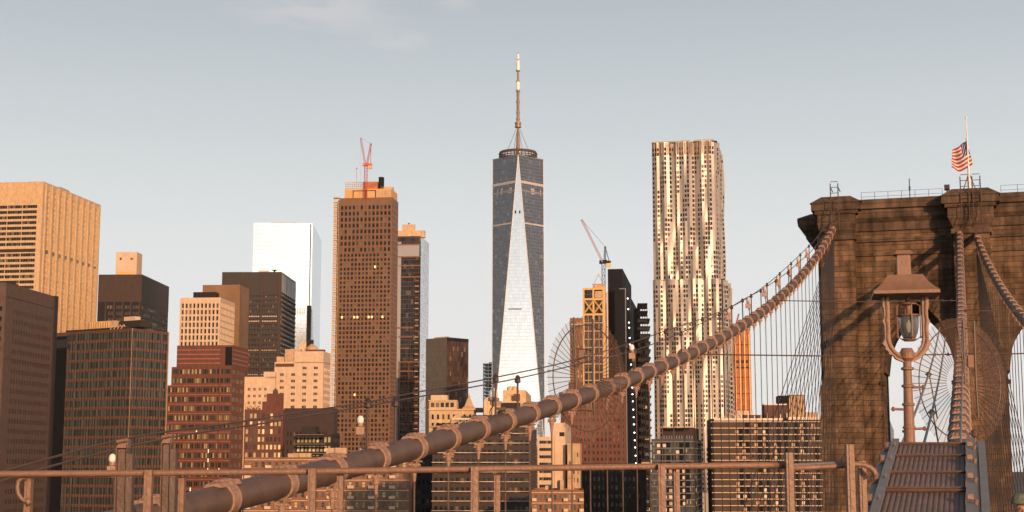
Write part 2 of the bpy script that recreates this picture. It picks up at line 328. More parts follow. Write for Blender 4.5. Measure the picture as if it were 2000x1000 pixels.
class Bld:
    def __init__(s, name, label, cat, base, group=None):
        s.root = empty(name, base, label, cat, group); s.off = Vector(base); s.b = {}; s.cnt = {}; s.panes = []; s.frame = FRM
    SPLIT = {'balcony','balcony_recess','water_tank','chimney','vent','dish','roof_plant','work_light','lit_window','penthouse','umbrella','column','roof_vent','pane','blind','floor_slab','pilaster','ledge','louvre_band','frame','window','stripe','sill','recess','louvre','crown','infill_panel','stair_window','ring_antenna','roof_screen','service_band','pier','core','bulkhead','scaffold','formwork','hoist','hoist_mast','safety_net','floor_edge','roof_truss','edge_trim','facet','dark_facet','spandrel','cornice','parapet','parapet_trim','curtain_wall_strip','roof_framing','roof_edge','spire_radome','stay_wire','net_seam','crown_beam','crown_louvre','mast','roof_frame','railing','mullion','corner_fin','corner_trim','safety_rail','stair_tower','roof_louvre','cap','penthouse_trim','lower_wing','roof'}
    def part(s, name, m):
        k = (name, m.name)
        if name in s.SPLIT:
            n = s.cnt.get(name, 0); s.cnt[name] = n+1
            if n < 100 and not (name in ('pilaster','sill','mullion','blind','railing','crown_louvre','ledge') and n >= 60): k = (name, m.name, n)
            else: k = (name, m.name, 'rest')
        if k not in s.b: s.b[k] = (MB(), m)
        return s.b[k][0]
    def facade(s, name, m, p0, p1, z0, z1, nx, fh, ww, wh, gl, shape='rect', depth=.5, mt=(0,0,0,0), mull=0, tr=0, fw=.12, skip=None, sill=.5):
        mb = s.part(name, m); p0 = Vector((p0[0], p0[1])); p1 = Vector((p1[0], p1[1])); Ln = (p1-p0).length; u = (p1-p0)/Ln; nrm = Vector((u.y, -u.x))
        def pt(a, z, o=0): q = p0 + u*a + nrm*o; return (q.x, q.y, z)
        ang = math.atan2(u.y, u.x)
        l, r, bt, tp = mt; a0, a1 = l, Ln-r; zb, zt = z0+bt, z1-tp
        nz = max(1, int(round((zt-zb)/fh))); fh = (zt-zb)/nz; cw = (a1-a0)/nx
        def q(x0, x1, y0, y1):
            if x1-x0 > 1e-4 and y1-y0 > 1e-4: mb.face([pt(x0,y0),pt(x1,y0),pt(x1,y1),pt(x0,y1)])
        q(0, a0, z0, z1); q(a1, Ln, z0, z1); q(a0, a1, z0, zb); q(a0, a1, zt, z1)
        w_, h_ = cw*ww, fh*wh
        for i in range(nx):
            for j in range(nz):
                xa = a0+i*cw; ya = zb+j*fh; xb, yb = xa+cw, ya+fh
                if skip and skip(i, nz-1-j, nx, nz): q(xa, xb, ya, yb); continue
                ha = xa+(cw-w_)/2; hb = ha+w_; va = ya+(fh-h_)*sill; vb = va+h_
                q(xa, ha, ya, yb); q(hb, xb, ya, yb); q(ha, hb, ya, va)
                D = -depth
                if shape == 'arch':
                    rr = w_/2; cxx = (ha+hb)/2; zz = vb-rr; arc = [(cxx-rr*math.cos(math.pi*k/6), zz+rr*math.sin(math.pi*k/6)) for k in range(7)]
                    for k in range(6):
                        (x0_, y0_), (x1_, y1_) = arc[k], arc[k+1]
                        mb.face([pt(x0_,y0_),pt(x1_,y1_),pt(x1_,yb),pt(x0_,yb)]); mb.face([pt(x0_,y0_),pt(x0_,y0_,D),pt(x1_,y1_,D),pt(x1_,y1_)])
                    mb.face([pt(ha,va),pt(ha,va,D),pt(ha,zz,D),pt(ha,zz)]); mb.face([pt(hb,zz),pt(hb,zz,D),pt(hb,va,D),pt(hb,va)])
                    mb.face([pt(hb,va),pt(hb,va,D),pt(ha,va,D),pt(ha,va)])
                else:
                    q(ha, hb, vb, yb)
                    mb.face([pt(ha,vb),pt(ha,vb,D),pt(hb,vb,D),pt(hb,vb)]); mb.face([pt(hb,va),pt(hb,va,D),pt(ha,va,D),pt(ha,va)])
                    if ww < .999: mb.face([pt(ha,va),pt(ha,va,D),pt(ha,vb,D),pt(ha,vb)]); mb.face([pt(hb,vb),pt(hb,vb,D),pt(hb,va,D),pt(hb,va)])
                c = pt((ha+hb)/2, (va+vb)/2, D)
                s.panes.append((c, round(w_,3), round(h_,3), ang, shape, mull, tr, fw, gl))
    def onface(s, p0, p1):
        p0 = Vector((p0[0], p0[1])); p1 = Vector((p1[0], p1[1])); Ln = (p1-p0).length; u = (p1-p0)/Ln; nrm = Vector((u.y, -u.x))
        def f(name, m, a0, a1, z0, z1, o0, o1):      # box on the facade, a in metres from p0
            def pt(a, z, o): q = p0+u*a+nrm*o; return (q.x, q.y, z)
            s.part(name, m).hexa([pt(a0,z0,o1),pt(a1,z0,o1),pt(a1,z0,o0),pt(a0,z0,o0),pt(a0,z1,o1),pt(a1,z1,o1),pt(a1,z1,o0),pt(a0,z1,o0)])
        return f, Ln
    def finish(s):
        for k, (mb, m) in s.b.items():
            o = mb.build(k[0], m, s.root, s.off)
            if k[-1] == 'rest': o['kind'] = 'stuff'
        def key(p):
            x, y = proj(p[0]); vis = 1 if (-5 < x < 2005 and y < 1000) else 0
            return (-vis, -round(p[0][2]), -p[1]*p[2])
        s.panes.sort(key=key)
        vis = [p for p in s.panes if -5 < proj(p[0])[0] < 2005 and proj(p[0])[1] < 1005]
        tm = {}
        for p in s.panes[:100]:
            k = (p[1], p[2], p[4], p[5], p[6], p[7], p[8].name)
            if k not in tm:
                t = template(p[1], p[2], p[4], p[5], p[6], p[7]); o = t.build('window', [p[8], s.frame]); tm[k] = o.data; 
            else: o = bpy.data.objects.new('window', tm[k]); C.objects.link(o)
            o.parent = s.root; o.location = Vector(p[0])-s.off; o.rotation_euler = (0,0,p[3])
        rest = s.panes[100:]
        if rest:
            mats = []; mb = MB()
            for p in rest:
                if p[8] not in mats: mats.append(p[8])
            for p in rest:
                t = template(p[1], p[2], p[4], p[5], p[6], p[7]); mi = mats.index(p[8]); ca, sa = math.cos(p[3]), math.sin(p[3]); i0 = len(mb.v); cx, cy, cz = p[0]
                mb.v.extend([(cx+v[0]*ca-v[1]*sa, cy+v[0]*sa+v[1]*ca, cz+v[2]) for v in t.v])
                for f, m_ in zip(t.f, t.m): mb.f.append(tuple(i0+k for k in f)); mb.m.append(mi if m_ == 0 else len(mats)); mb.uv.append(None)
            o = mb.build('window', mats+[s.frame], s.root, s.off); o['kind'] = 'stuff'
def foot(c, xl, xr, D, th):
    """footprint of a box building: near corner at pixel c and distance D, left face turned th degrees; xl/xr pixel ends of the two faces"""
    p = P(c[0], c[1], D); z = p.z; th = R(th); a = Vector((-math.cos(th), math.sin(th), 0)); b = Vector((math.sin(th), math.cos(th), 0))
    def solve(d, x):
        lo, hi = 0, 3000
        s0 = proj(p)[0]
        for _ in range(60):
            md = (lo+hi)/2; q = proj(p+d*md)[0]
            if (q-x)*(s0-x) > 0: lo = md
            else: hi = md
        return p+d*(lo if lo < 150 else 32)
    L = solve(a, xl) if xl < c[0] else p+a*.01
    if isinstance(xr, (int, float)) and xr > c[0]: Rr = solve(b, xr)
    else: Rr = p+b*(-xr if xr < 0 else 30)
    K = L+(Rr-p); return L, p, Rr, K, z
def simple(B, name, m, L, c, Rr, K, z0, z1, left, right, roof=None, par=.8):
    """left/right: dict for facade or None for plain"""
    mb = B.part(name, m)
    for (p0, p1, sp) in ((L, c, left), (c, Rr, right)):
        if sp: B.facade(name, m, p0, p1, z0, z1, **sp)
        else: mb.face([(p0[0],p0[1],z0),(p1[0],p1[1],z0),(p1[0],p1[1],z1),(p0[0],p0[1],z1)])
    for (p0, p1) in ((Rr, K), (K, L)): mb.face([(p0[0],p0[1],z0),(p1[0],p1[1],z0),(p1[0],p1[1],z1),(p0[0],p0[1],z1)])
    # parapet ring with sunken roof
    cen = (Vector(L)+Vector(Rr))/2; poly = [L, c, Rr, K]
    inn = [Vector((q[0], q[1]))+(Vector((cen.x, cen.y))-Vector((q[0], q[1]))).normalized()*.7 for q in poly]
    for i in range(4):
        a, b = poly[i], poly[(i+1)%4]; ia, ib = inn[i], inn[(i+1)%4]
        mb.face([(a[0],a[1],z1),(b[0],b[1],z1),(ib.x,ib.y,z1),(ia.x,ia.y,z1)])
        mb.face([(ib.x,ib.y,z1),(ib.x,ib.y,z1-par),(ia.x,ia.y,z1-par),(ia.x,ia.y,z1)])
    B.part('roof', M['roofgrey']).face([(q.x,q.y,z1-par) for q in inn])
def base_of(L, Rr): return Vector(((L[0]+Rr[0])/2, (L[1]+Rr[1])/2, GROUND))
def blk(B, name, m, L, c, Rr, K, f0, f1, g0, g1, z0, z1):
    """sub-block on a footprint: fractions f along left face (L->c), g along depth"""
    L, c, Rr, K = [Vector((q[0], q[1])) for q in (L, c, Rr, K)]
    def q(f, g): return L+(c-L)*f+(Rr-c)*g
    poly = [q(f0,g0), q(f1,g0), q(f1,g1), q(f0,g1)]
    B.part(name, m).prism([(p.x,p.y) for p in poly], z0, z1); return poly
def clutter(B, m, L, c, Rr, K, z, n, seed, hmax=3.5):
    rnd = random.Random(seed)
    for _ in range(n):
        f = rnd.uniform(.08,.85); g = rnd.uniform(.05,.6); s = rnd.uniform(.04,.14); t = rnd.uniform(.08,.25)
        blk(B, 'roof_plant', m, L, c, Rr, K, f, f+s, g, g+t, z, z+rnd.uniform(.8, hmax))
def yz(px, py, D): return P(px, py, D).z
def lattice(mb, a, b, wd, n, r, m=0):
    a, b = Vector(a), Vector(b); t = (b-a).normalized(); up = Vector((0,1,0)) if abs(t.y) < .8 else Vector((1,0,0)); e1 = t.cross(up).normalized(); e2 = t.cross(e1)
    cs = [(e1*i+e2*j)*wd/2 for i, j in ((1,1),(-1,1),(-1,-1),(1,-1))]
    for c_ in cs: mb.bar(a+c_, b+c_, r*1.4, m)
    for k in range(n):
        p0 = a+(b-a)*(k/n); p1 = a+(b-a)*((k+1)/n)
        for i in range(4):
            c0, c1_ = cs[i], cs[(i+1)%4]
            mb.bar(p0+c0, p1+c1_ if k % 2 else p1+c1_, r, m); mb.bar(p1+c0, p1+c1_, r, m)

# ------------------------------------------------------------------ ground and water
g = MB(); g.face([(-4000,330,GROUND),(4000,330,GROUND),(4000,7000,GROUND),(-4000,7000,GROUND)]); g.face([(-4000,330,-3),(4000,330,-3),(4000,330,GROUND),(-4000,330,GROUND)])
g.build('ground', M['ground'])['kind'] = 'structure'
wm = mat('river_water', (.03,.05,.06), .12, bump=.5, bscale=.3)
g = MB(); g.face([(-4000,-1100,0),(4000,-1100,0),(4000,329,0),(-4000,329,0)]); g.build('river_water', wm)['kind'] = 'structure'

# ------------------------------------------------------------------ skyline buildings, left to right
OT = 'skyline towers beyond the bridge'
# gold slab tower, far left
L, c, Rr, K, z = foot((85,354), -75, 197, 1097, 8); B = Bld('office_tower', 'wide gold ribbed slab tower rising highest at the far left', 'office tower', base_of(L, Rr))
simple(B, 'wall', M['cream'], L, c, Rr, K, GROUND, z, dict(nx=5, fh=4.1, ww=.97, wh=.58, gl=G['dark'], mt=(2,4,0,17), mull=5, fw=.3, depth=.7, skip=lambda i,j,nx,nz: j==8), dict(nx=9, fh=4.1, ww=.27, wh=.90, gl=G['dark'], mt=(4,3,0,6), depth=1.1, fw=0))
f, Ln = B.onface(L, c); W = Ln/60
for k in range(60): f('pilaster', M['cream'], k*W+W*.4, k*W+W*.62, z-16.6, z-.3, 0, .22)
f('louvre_band', M['bronze'], 2, Ln-4, z-17-4.1*9+.4, z-17-4.1*8-1.2, .02, .15)
f, Ln = B.onface(c, Rr); W = (Ln-7)/9
for k in range(9):
    for j in range(3): f('pilaster', M['cream'], 4+k*W+W*(.68+.17*j), 4+k*W+W*(.73+.17*j), GROUND, z-2, 0, .35)
    f('pilaster', M['cream'], 4+k*W, 4+k*W+W*.22, GROUND, z-1, 0, .8)
    f('louvre_band', M['bronze'], 4+k*W+W*.3, 4+k*W+W*.7, z-17-4.1*9+.4, z-17-4.1*8-1.2, .02, .5)
f, _ = B.onface(L, Rr)
clutter(B, M['tan'], L, c, Rr, K, z, 5, 3, 2.5)
B.finish()
# near grey brown building, cast shade put into its stone colour
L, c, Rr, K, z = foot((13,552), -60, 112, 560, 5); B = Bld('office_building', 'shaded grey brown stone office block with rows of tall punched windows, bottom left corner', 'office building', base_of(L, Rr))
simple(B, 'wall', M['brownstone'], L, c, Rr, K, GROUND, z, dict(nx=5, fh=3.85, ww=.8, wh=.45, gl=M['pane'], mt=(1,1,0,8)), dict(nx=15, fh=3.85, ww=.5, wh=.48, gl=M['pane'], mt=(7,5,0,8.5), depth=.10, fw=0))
f, Ln = B.onface(c, Rr)
f('cornice', M['brownstone'], -.1, Ln+.1, z-5.2, z-4.7, 0, .25); f('corner_fin', M['darkconc'], Ln-3.2, Ln, GROUND, z+.2, .05, .5)
f('cornice', M['brownstone'], -.1, Ln-3.3, z-28.5, z-28, 0, .2)
clutter(B, M['darkconc'], L, c, Rr, K, z, 3, 5, 1.2); B.finish()
# dark bronze tower with tan penthouse
L, c, Rr, K, z = foot((278,536), 193, 330, 1000, 1.5); B = Bld('office_tower', 'dark bronze tower with a glowing tan rooftop block, behind the banded glass building', 'office tower', base_of(L, Rr))
g1 = dict(nx=4, fh=4.3, ww=.86, wh=.55, gl=G['dark'], mt=(6,1,0,20), mull=4, fw=.3, depth=.6)
simple(B, 'wall', M['dark'], L, c, Rr, K, GROUND, z, g1, dict(nx=12, fh=4.3, ww=.8, wh=.5, gl=G['dark'], mt=(1,1,0,20), depth=.5))
f, Ln = B.onface(L, c)
for k in range(5): f('column', M['bronze'], 5.6+k*(Ln-6.8)/4-.5, 5.6+k*(Ln-6.8)/4+.5, GROUND, z-18, 0, .5)
f('spandrel', M['bronze'], 0, Ln, z-18.6, z-.2, 0, .12)
f2, Ln2 = B.onface(c, Rr); f2('spandrel', M['dark'], 0, Ln2, z-18.6, z-.2, 0, .12)
L2, c2, R2, K2, z2 = foot((268,492), 227, 278, 1012, 1.5)
ph = blk(B, 'penthouse', M['cream2'], L2, c2, R2, K2, 0, 1, 0, 1, z, z2)
f, Ln = B.onface(L2, c2); f('penthouse', M['gold'], 1, Ln-1, z+.3, z+3.6, 0, .2)
for a in (3.5, Ln-3.5): f('vent', M['dark'], a-.8, a+.8, z2-5.5, z2-4, .02, .1)
for k in range(8): f('penthouse', M['cream2'], k*Ln/8+.2, k*Ln/8+.5, z+4, z2-.3, 0, .12)
B.finish()
# banded glass building in front, brick darkened in place of cast shade
L, c, Rr, K, z = foot((260,641), 107, 330, 640, 30); B = Bld('office_building', 'grey green glass office building banded with copper sills, corner toward the bridge', 'office building', base_of(L, Rr))
gb = dict(fh=4.1, ww=.985, wh=.66, depth=.22, fw=.18)
B.frame = M['dark']
LnL = (Vector(c)-Vector(L)).length
simple(B, 'wall', M['brickbrown'], L, c, Rr, K, GROUND, z, dict(nx=14, gl=G['cool'], mull=3, mt=(LnL*.17,.4,0,.6), **gb), dict(nx=6, gl=G['cool'], mull=4, mt=(.4,.4,0,.6), **gb))
for (p0, p1, s0) in ((L, c, LnL*.17), (c, Rr, 0)):
    f, Ln = B.onface(p0, p1); nz = int(round((z-.6-GROUND)/4.1)); fh = (z-.6-GROUND)/nz; n_ = int((Ln-s0)/1.7)
    for j in range(nz):
        f('sill', M['brickorange'], s0, Ln, GROUND+j*fh+.10, GROUND+j*fh+.30, 0, .06)
        f('sill', M['brickorange'], s0, Ln, GROUND+j*fh+3.72, GROUND+j*fh+3.84, 0, .05)
    for k in range(n_+1): f('mullion', M['dark'], s0+k*(Ln-s0)/n_-.06, s0+k*(Ln-s0)/n_+.06, GROUND, z-.7, 0, .18)
    f('corner_trim', M['tan'], Ln-.35, Ln-.05, GROUND, z, 0, .25)
f, Ln = B.onface(L, c); f('stair_tower', M['blackclad'], 0, LnL*.165, GROUND, z-1.8, .02, .6)  # black colour stands for the shadow over the stair tower
mcb = curtain('teal_panes', (.08,.2,.22), line=(.02,.02,.02), pw=1.5, ph=3.75, metal=.5)
for k in range(5): f('stair_window', mcb, .4+k*1.9, 2.0+k*1.9, z-7, z-3.2, .62, .7)
L3 = dict(L=L, c=c, Rr=Rr, K=K)
blk(B, 'roof_plant', M['darkconc'], L, c, Rr, K, .02, .80, .25, .75, z-.8, z+1.5)
blk(B, 'roof_plant', M['tan'], L, c, Rr, K, .30, .62, .3, .6, z+1.5, z+4.8)
blk(B, 'roof_plant', M['darkconc'], L, c, Rr, K, .66, .92, .35, .7, z+1.5, z+4.4)
blk(B, 'roof_plant', M['cream2'], L, c, Rr, K, .72, .86, .35, .5, z+4.4, z+6.2)
Lf, cf = Vector(L), Vector(c)
for k in range(9):
    q = Lf+(cf-Lf)*(.33+.03*k)+(Vector(Rr)-cf)*.27; B.part('roof_louvre', M['gold']).box(q.x-.25, q.x+.25, q.y-.4, q.y, z+1.6, z+4.5)
for k in range(4):
    q = Lf+(cf-Lf)*(.60+.045*k)+(Vector(Rr)-cf)*.22; B.part('roof_framing', M['cream']).bar((q.x,q.y,z), (q.x+1.5,q.y+.5,z+2.6), .25); B.part('roof_framing', M['cream']).bar((q.x+3,q.y,z), (q.x+1.5,q.y+.5,z+2.6), .25)
B.finish()
# cream striped block and its bronze core
L, c, Rr, K, z = foot((431,581), 352, 459, 900, 4); B = Bld('office_tower', 'cream tower with close vertical piers standing behind the stepped red brick building', 'office tower', base_of(L, Rr))
simple(B, 'wall', M['cream2'], L, c, Rr, K, GROUND, z, dict(nx=10, fh=3.9, ww=.55, wh=.70, gl=G['dark'], mt=(.6,.6,0,3), depth=.9, fw=0), dict(nx=10, fh=3.9, ww=.55, wh=.75, gl=G['dark'], mt=(.6,.6,0,2), depth=.9))
f, Ln = B.onface(L, c); W = (Ln-1.2)/10
for k in range(11): f('pilaster', M['cream2'], .6+k*W-W*.2, .6+k*W+W*.2, GROUND, z-1.2, 0, .5)
B.finish()
L, c, Rr, K, z = foot((469,556), 396, 487, 960, 4); B = Bld('office_tower', 'plain bronze brown slab with a blank wall, directly behind the cream tower', 'office tower', base_of(L, Rr))
simple(B, 'wall', mat('bronze_panel_wall', (.22,.125,.06), .5, metal=.3, var=.3, scale=.06), L, c, Rr, K, GROUND, z, None, None)
blk(B, 'roof_plant', M['dark'], L, c, Rr, K, -.16, .45, -.3, -.02, z-14, z-5.5)
B.finish()
# dark slab
L, c, Rr, K, z = foot((550,531), 434, 578, 1250, 1.5); B = Bld('office_tower', 'broad dark brown steel slab standing in front of the white glass tower', 'office tower', base_of(L, Rr))
simple(B, 'wall', mat('dark_steel_spandrel', (.024,.017,.0145), .55, metal=.1), L, c, Rr, K, GROUND, z, dict(nx=3, fh=4.1, ww=.95, wh=.52, gl=G['dark'], mt=(2,2,0,19), mull=11, fw=.3, depth=1.0), dict(nx=14, fh=4.1, ww=.86, wh=.6, gl=G['dark'], mt=(1,1,0,3), depth=1.2))
f, Ln = B.onface(c, Rr)
for j in range(50): f('spandrel', M['brickbrown'], .5, Ln-.5, z-21-j*4.1, z-20-j*4.1, 0, .7)
for j in range(6): f('louvre_band', M['greysteel'], 1+j*Ln/6, j*Ln/6+Ln/6-.8, z-17, z-2, .05, .3)
f, Ln = B.onface(L, c)
for j in (1,2,8,13,18,26): 
    for k in range(26): f('blind', M['white'] if j in (1,2) else M['tan'], 3+k*Ln/27, 3+k*Ln/27+1.1, z-19-4.1*(j+4)+.6+.7, z-19-4.1*(j+4)+2.2, -.9, -.75)
for q in (.36, .68, .97): f('column', M['bronze'], Ln*q-1, Ln*q+.6, GROUND, z-1, 0, .8)
B.part('roof_plant', M['cream2']).prism([(L.x+30,L.y+5),(L.x+38,L.y+5),(L.x+38,L.y+9),(L.x+30,L.y+9)], z-.8, z+2)
qd = P(536,531,1260); B.part('dish', M['dark']).lathe([(2.4,2.8),(.6,1.6),(.3,-.8)], (qd.x,qd.y,z), 12)
B.finish()
# white glass tower
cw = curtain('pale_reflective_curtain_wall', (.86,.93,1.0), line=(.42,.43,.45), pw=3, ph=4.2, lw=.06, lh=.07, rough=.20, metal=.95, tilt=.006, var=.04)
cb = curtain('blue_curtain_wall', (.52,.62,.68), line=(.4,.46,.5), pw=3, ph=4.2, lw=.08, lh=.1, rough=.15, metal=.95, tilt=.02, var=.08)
L, c, Rr, K, z = foot((611,436), 495, 628, 1550, -3); B = Bld('glass_tower', 'smooth white reflective glass tower with a blue grey side face', 'glass tower', base_of(L, Rr))
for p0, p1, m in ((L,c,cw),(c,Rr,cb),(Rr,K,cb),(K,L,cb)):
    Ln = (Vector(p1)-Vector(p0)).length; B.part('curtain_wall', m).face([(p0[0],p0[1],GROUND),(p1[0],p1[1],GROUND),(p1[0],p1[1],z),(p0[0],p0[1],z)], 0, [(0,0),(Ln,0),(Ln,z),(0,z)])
B.part('roof', M['roofgrey']).face([(q.x,q.y,z-.5) for q in (L,c,Rr,K)])
f, Ln = B.onface(L, c); f('recess', M['blackclad'], Ln-2.6, Ln-1.6, GROUND, z-1, .0, .12); zr = yz(611, 597, 1550)
f('recess', M['blackclad'], Ln-4.6, Ln+.1, GROUND, zr, .0, .18)
for k in range(6): f('vent', M['tan'], Ln*.70+k*2.2, Ln*.70+k*2.2+.8, zr-10, zr-3, .02, .14)
for k in range(9): f('parapet_trim', M['tan'], Ln*.3+k*3, Ln*.3+k*3+2, z, z+1.0, -3, -2)
L2, c2, R2, K2, z2 = foot((612,600), 611, 637, 1552, -3)
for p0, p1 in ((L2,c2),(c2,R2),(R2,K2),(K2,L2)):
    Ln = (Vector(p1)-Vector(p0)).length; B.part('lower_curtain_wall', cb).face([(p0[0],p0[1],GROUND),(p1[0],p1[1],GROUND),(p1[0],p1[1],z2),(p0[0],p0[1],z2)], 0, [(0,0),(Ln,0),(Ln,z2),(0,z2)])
B.part('lower_roof', M['roofgrey']).face([(q.x,q.y,z2) for q in (L2,c2,R2,K2)])
B.finish()
# stepped red brick building
L, c, Rr, K, z = foot((455,674), 346, 485, 720, 6); B = Bld('office_building', 'stepped red brick office building with striped top and some lit windows', 'office building', base_of(L, Rr))
B.frame = M['brickbrown']
zt = yz(400, 716, 720); zt2 = yz(400, 752, 720)
LnL = (Vector(c)-Vector(L)).length
blk(B, 'wall', M['brickred'], L, c, Rr, K, 0, 1, 0, 1, zt, z)
f, Ln = B.onface(L, c)
for j in range(4): f('stripe', mat('pink_granite_band', (.26,.10,.07), .6) if j == 0 else bpy.data.materials['pink_granite_band'], 0, Ln*.78, zt+1.5+j*2.15, zt+2.0+j*2.15, 0, .1)
f('louvre', M['blackclad'], Ln*.87, Ln*1.0-.3, zt+.6, z-.9, .02, .15)
f2, Ln2 = B.onface(c, Rr)
for j in range(4): f2('stripe', bpy.data.materials['pink_granite_band'], .1, Ln2, zt+1.5+j*2.15, zt+2.0+j*2.15, 0, .1)
La = Vector(L); u = (Vector(c)-La).normalized(); L1 = La-u*2.4
simple(B, 'wall', M['brickred'], L1, c, Rr, K-u*2.4, zt2, zt, dict(nx=8, fh=4.5, ww=.8, wh=.5, gl=G['mixed'], mull=2, fw=.1, mt=(.3,.5,0,.1), depth=.25), dict(nx=4, fh=4.5, ww=.75, wh=.5, gl=G['cool'], mull=2, fw=.1, mt=(.2,.2,0,.1), depth=.25))
L2_ = La-u*4.4
simple(B, 'wall', M['brickred'], L2_, c, Rr, K-u*4.4, GROUND, zt2, dict(nx=9, fh=4.5, ww=.76, wh=.52, gl=G['mixed'], mull=2, fw=.16, mt=(.3,.5,0,0), depth=.25), dict(nx=4, fh=4.5, ww=.75, wh=.5, gl=G['cool'], mull=2, fw=.1, mt=(.2,.2,0,0), depth=.25))
f, Ln = B.onface(L2_, c)
for j in range(12): f('stripe', bpy.data.materials['pink_granite_band'], 0, Ln, zt2-4.52*j-.2, zt2-4.52*j+.1, 0, .06)
f('stair_strip', M['brickred'], Ln*.80, Ln*.82, GROUND, zt, 0, .3)
lit = emit('lit_window', (1,.85,.6), 1.6)
for (a, zz) in ((.66,.0),(.66,3.0),(.66,6.1),(.83,6.1),(.40,12.2),(.47,-6)):
    f('lit_window', lit, Ln*a, Ln*a+.35, yz(400,884,720)-zz*1.5, yz(400,884,720)-zz*1.5+1.6, -.1, .02)
B.finish()
# pale apartment block with penthouse, and its left wing
L, c, Rr, K, z = foot((632,686), 537, 646, 760, 6); B = Bld('apartment_building', 'pale cream apartment block with stepped sunlit roof, left of the arched window tower', 'apartment building', base_of(L, Rr))
B.frame = M['tan']
blk(B, 'upper_wall', M['cream2'], L, c, Rr, K, .40, 1, 0, 1, z-6, z)
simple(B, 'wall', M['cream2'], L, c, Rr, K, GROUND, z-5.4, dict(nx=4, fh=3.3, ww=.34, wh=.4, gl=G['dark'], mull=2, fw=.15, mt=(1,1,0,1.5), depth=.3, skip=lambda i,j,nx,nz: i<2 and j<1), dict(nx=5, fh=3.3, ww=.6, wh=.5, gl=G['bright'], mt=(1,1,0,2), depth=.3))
blk(B, 'penthouse', M['tan'], L, c, Rr, K, .20, .52, .05, .6, z-5.4, z+1.3)
blk(B, 'penthouse', M['tan'], L, c, Rr, K, .02, .18, .1, .6, z-5.4, z-2.5)
f, Ln = B.onface(L, c); f('roof_screen', M['brickred'], Ln*.62, Ln, z-.02, z+1.0, -4, -1)
f('roof_screen', M['brickbrown'], .5, Ln*.4, z-7.8, z-6.2, 0, .3)
q = L+(c-L)*.72+(Rr-c)*.25; B.part('water_tank', M['tan']).lathe([(3.0,0),(3.0,2.2),(.3,4.2)], (q.x,q.y,z), 14)
for k in range(5): q = L+(c-L)*(.46+.03*k)+(Rr-c)*.3; B.part('chimney', M['cream2']).box(q.x-.35, q.x+.35, q.y-.35, q.y+.35, z, z+4+k%3)
q = L+(c-L)*.64+(Rr-c)*.5; B.part('chimney', M['dark']).box(q.x-1.8, q.x+1.8, q.y-1, q.y+1, z, z+6.5)
B.finish()
L, c, Rr, K, z = foot((538,726), 478, 540, 740, 4); B = Bld('apartment_building', 'low pale cream wing behind the brick tower with the small roof dome', 'apartment building', base_of(L, Rr))
B.frame = M['tan']
simple(B, 'wall', M['cream2'], L, c, Rr, K, GROUND, z-2.5, dict(nx=4, fh=3.3, ww=.45, wh=.4, gl=G['dark'], mull=2, fw=.15, mt=(1,3.5,0,4.5), depth=.3), None)
blk(B, 'upper_wall', M['cream2'], L, c, Rr, K, .62, 1, 0, 1, z-3.2, z); B.finish()
# brick apartments with golden windows and small tower
L, c, Rr, K, z = foot((553,800), 478, 556, 520, 3); B = Bld('apartment_building', 'dark red brick apartments with rows of gold reflecting windows and a small domed roof tower', 'apartment building', base_of(L, Rr))
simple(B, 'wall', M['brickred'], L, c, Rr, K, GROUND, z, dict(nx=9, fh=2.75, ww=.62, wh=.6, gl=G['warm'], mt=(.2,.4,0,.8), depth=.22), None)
blk(B, 'stair_tower', M['brickred'], L, c, Rr, K, .45, .99, .05, .5, z, z+2.8); blk(B, 'stair_tower', M['brickred'], L, c, Rr, K, .56, .99, .1, .5, z+2.8, z+5.6)
q = L+(c-L)*.78+(Rr-c)*.25; B.part('dome', M['brickbrown']).lathe([(.9,0),(.9,.7),(.75,1.2),(.4,1.6),(.08,1.9)], (q.x,q.y,z+5.6), 12)
tr = B.part('roof_garden', M['green']); rnd = random.Random(4)
for k in range(160):
    q = L+(c-L)*rnd.uniform(.0,.4)+(Rr-c)*rnd.uniform(.02,.15); zz = z+abs(rnd.gauss(0,.8)); s = rnd.uniform(.15,.4); v = [Vector((rnd.uniform(-s,s),rnd.uniform(-s,s),rnd.uniform(-s,s)))+Vector((q.x,q.y,zz)) for _ in range(3)]; tr.face(v)
B.finish()
# mauve shaded block and black terrace in front of it
L, c, Rr, K, z = foot((652,797), 555, 660, 560, 4); B = Bld('office_building', 'dull mauve brick block with an almost blank top under the pale apartments', 'office building', base_of(L, Rr))
simple(B, 'wall', M['brickmauve'], L, c, Rr, K, GROUND, z, dict(nx=14, fh=3.3, ww=.4, wh=.5, gl=G['dark'], mt=(1,1,0,8), depth=.25), None); B.finish()
L, c, Rr, K, z = foot((648,848), 578, 664, 500, 6); B = Bld('apartment_building', 'black framed terraced building with gold glinting balcony windows, below the mauve block', 'apartment building', base_of(L, Rr))
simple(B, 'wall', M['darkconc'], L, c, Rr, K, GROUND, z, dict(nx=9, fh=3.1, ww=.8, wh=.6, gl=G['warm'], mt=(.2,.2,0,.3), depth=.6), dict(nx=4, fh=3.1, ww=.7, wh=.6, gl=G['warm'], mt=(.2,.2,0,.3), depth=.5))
f, Ln = B.onface(L, c)
for j in range(6):
    f('balcony', M['blackclad'], -.3, Ln*(.8+.04*j), z-1.2-j*3.1-.3, z-1.2-j*3.1+.1, 0, 1.5)
    for k in range(12): f('railing', M['blackclad'], k*Ln/14, k*Ln/14+.08, z-1.2-j*3.1+.1, z-.2-j*3.1, 1.35, 1.45)
    f('railing', M['tan'], -.3, Ln*(.8+.04*j), z-.2-j*3.1, z-.12-j*3.1, 1.35, 1.45)
blk(B, 'roof_plant', M['darkconc'], L, c, Rr, K, .1, .5, .2, .6, z, z+2.6)
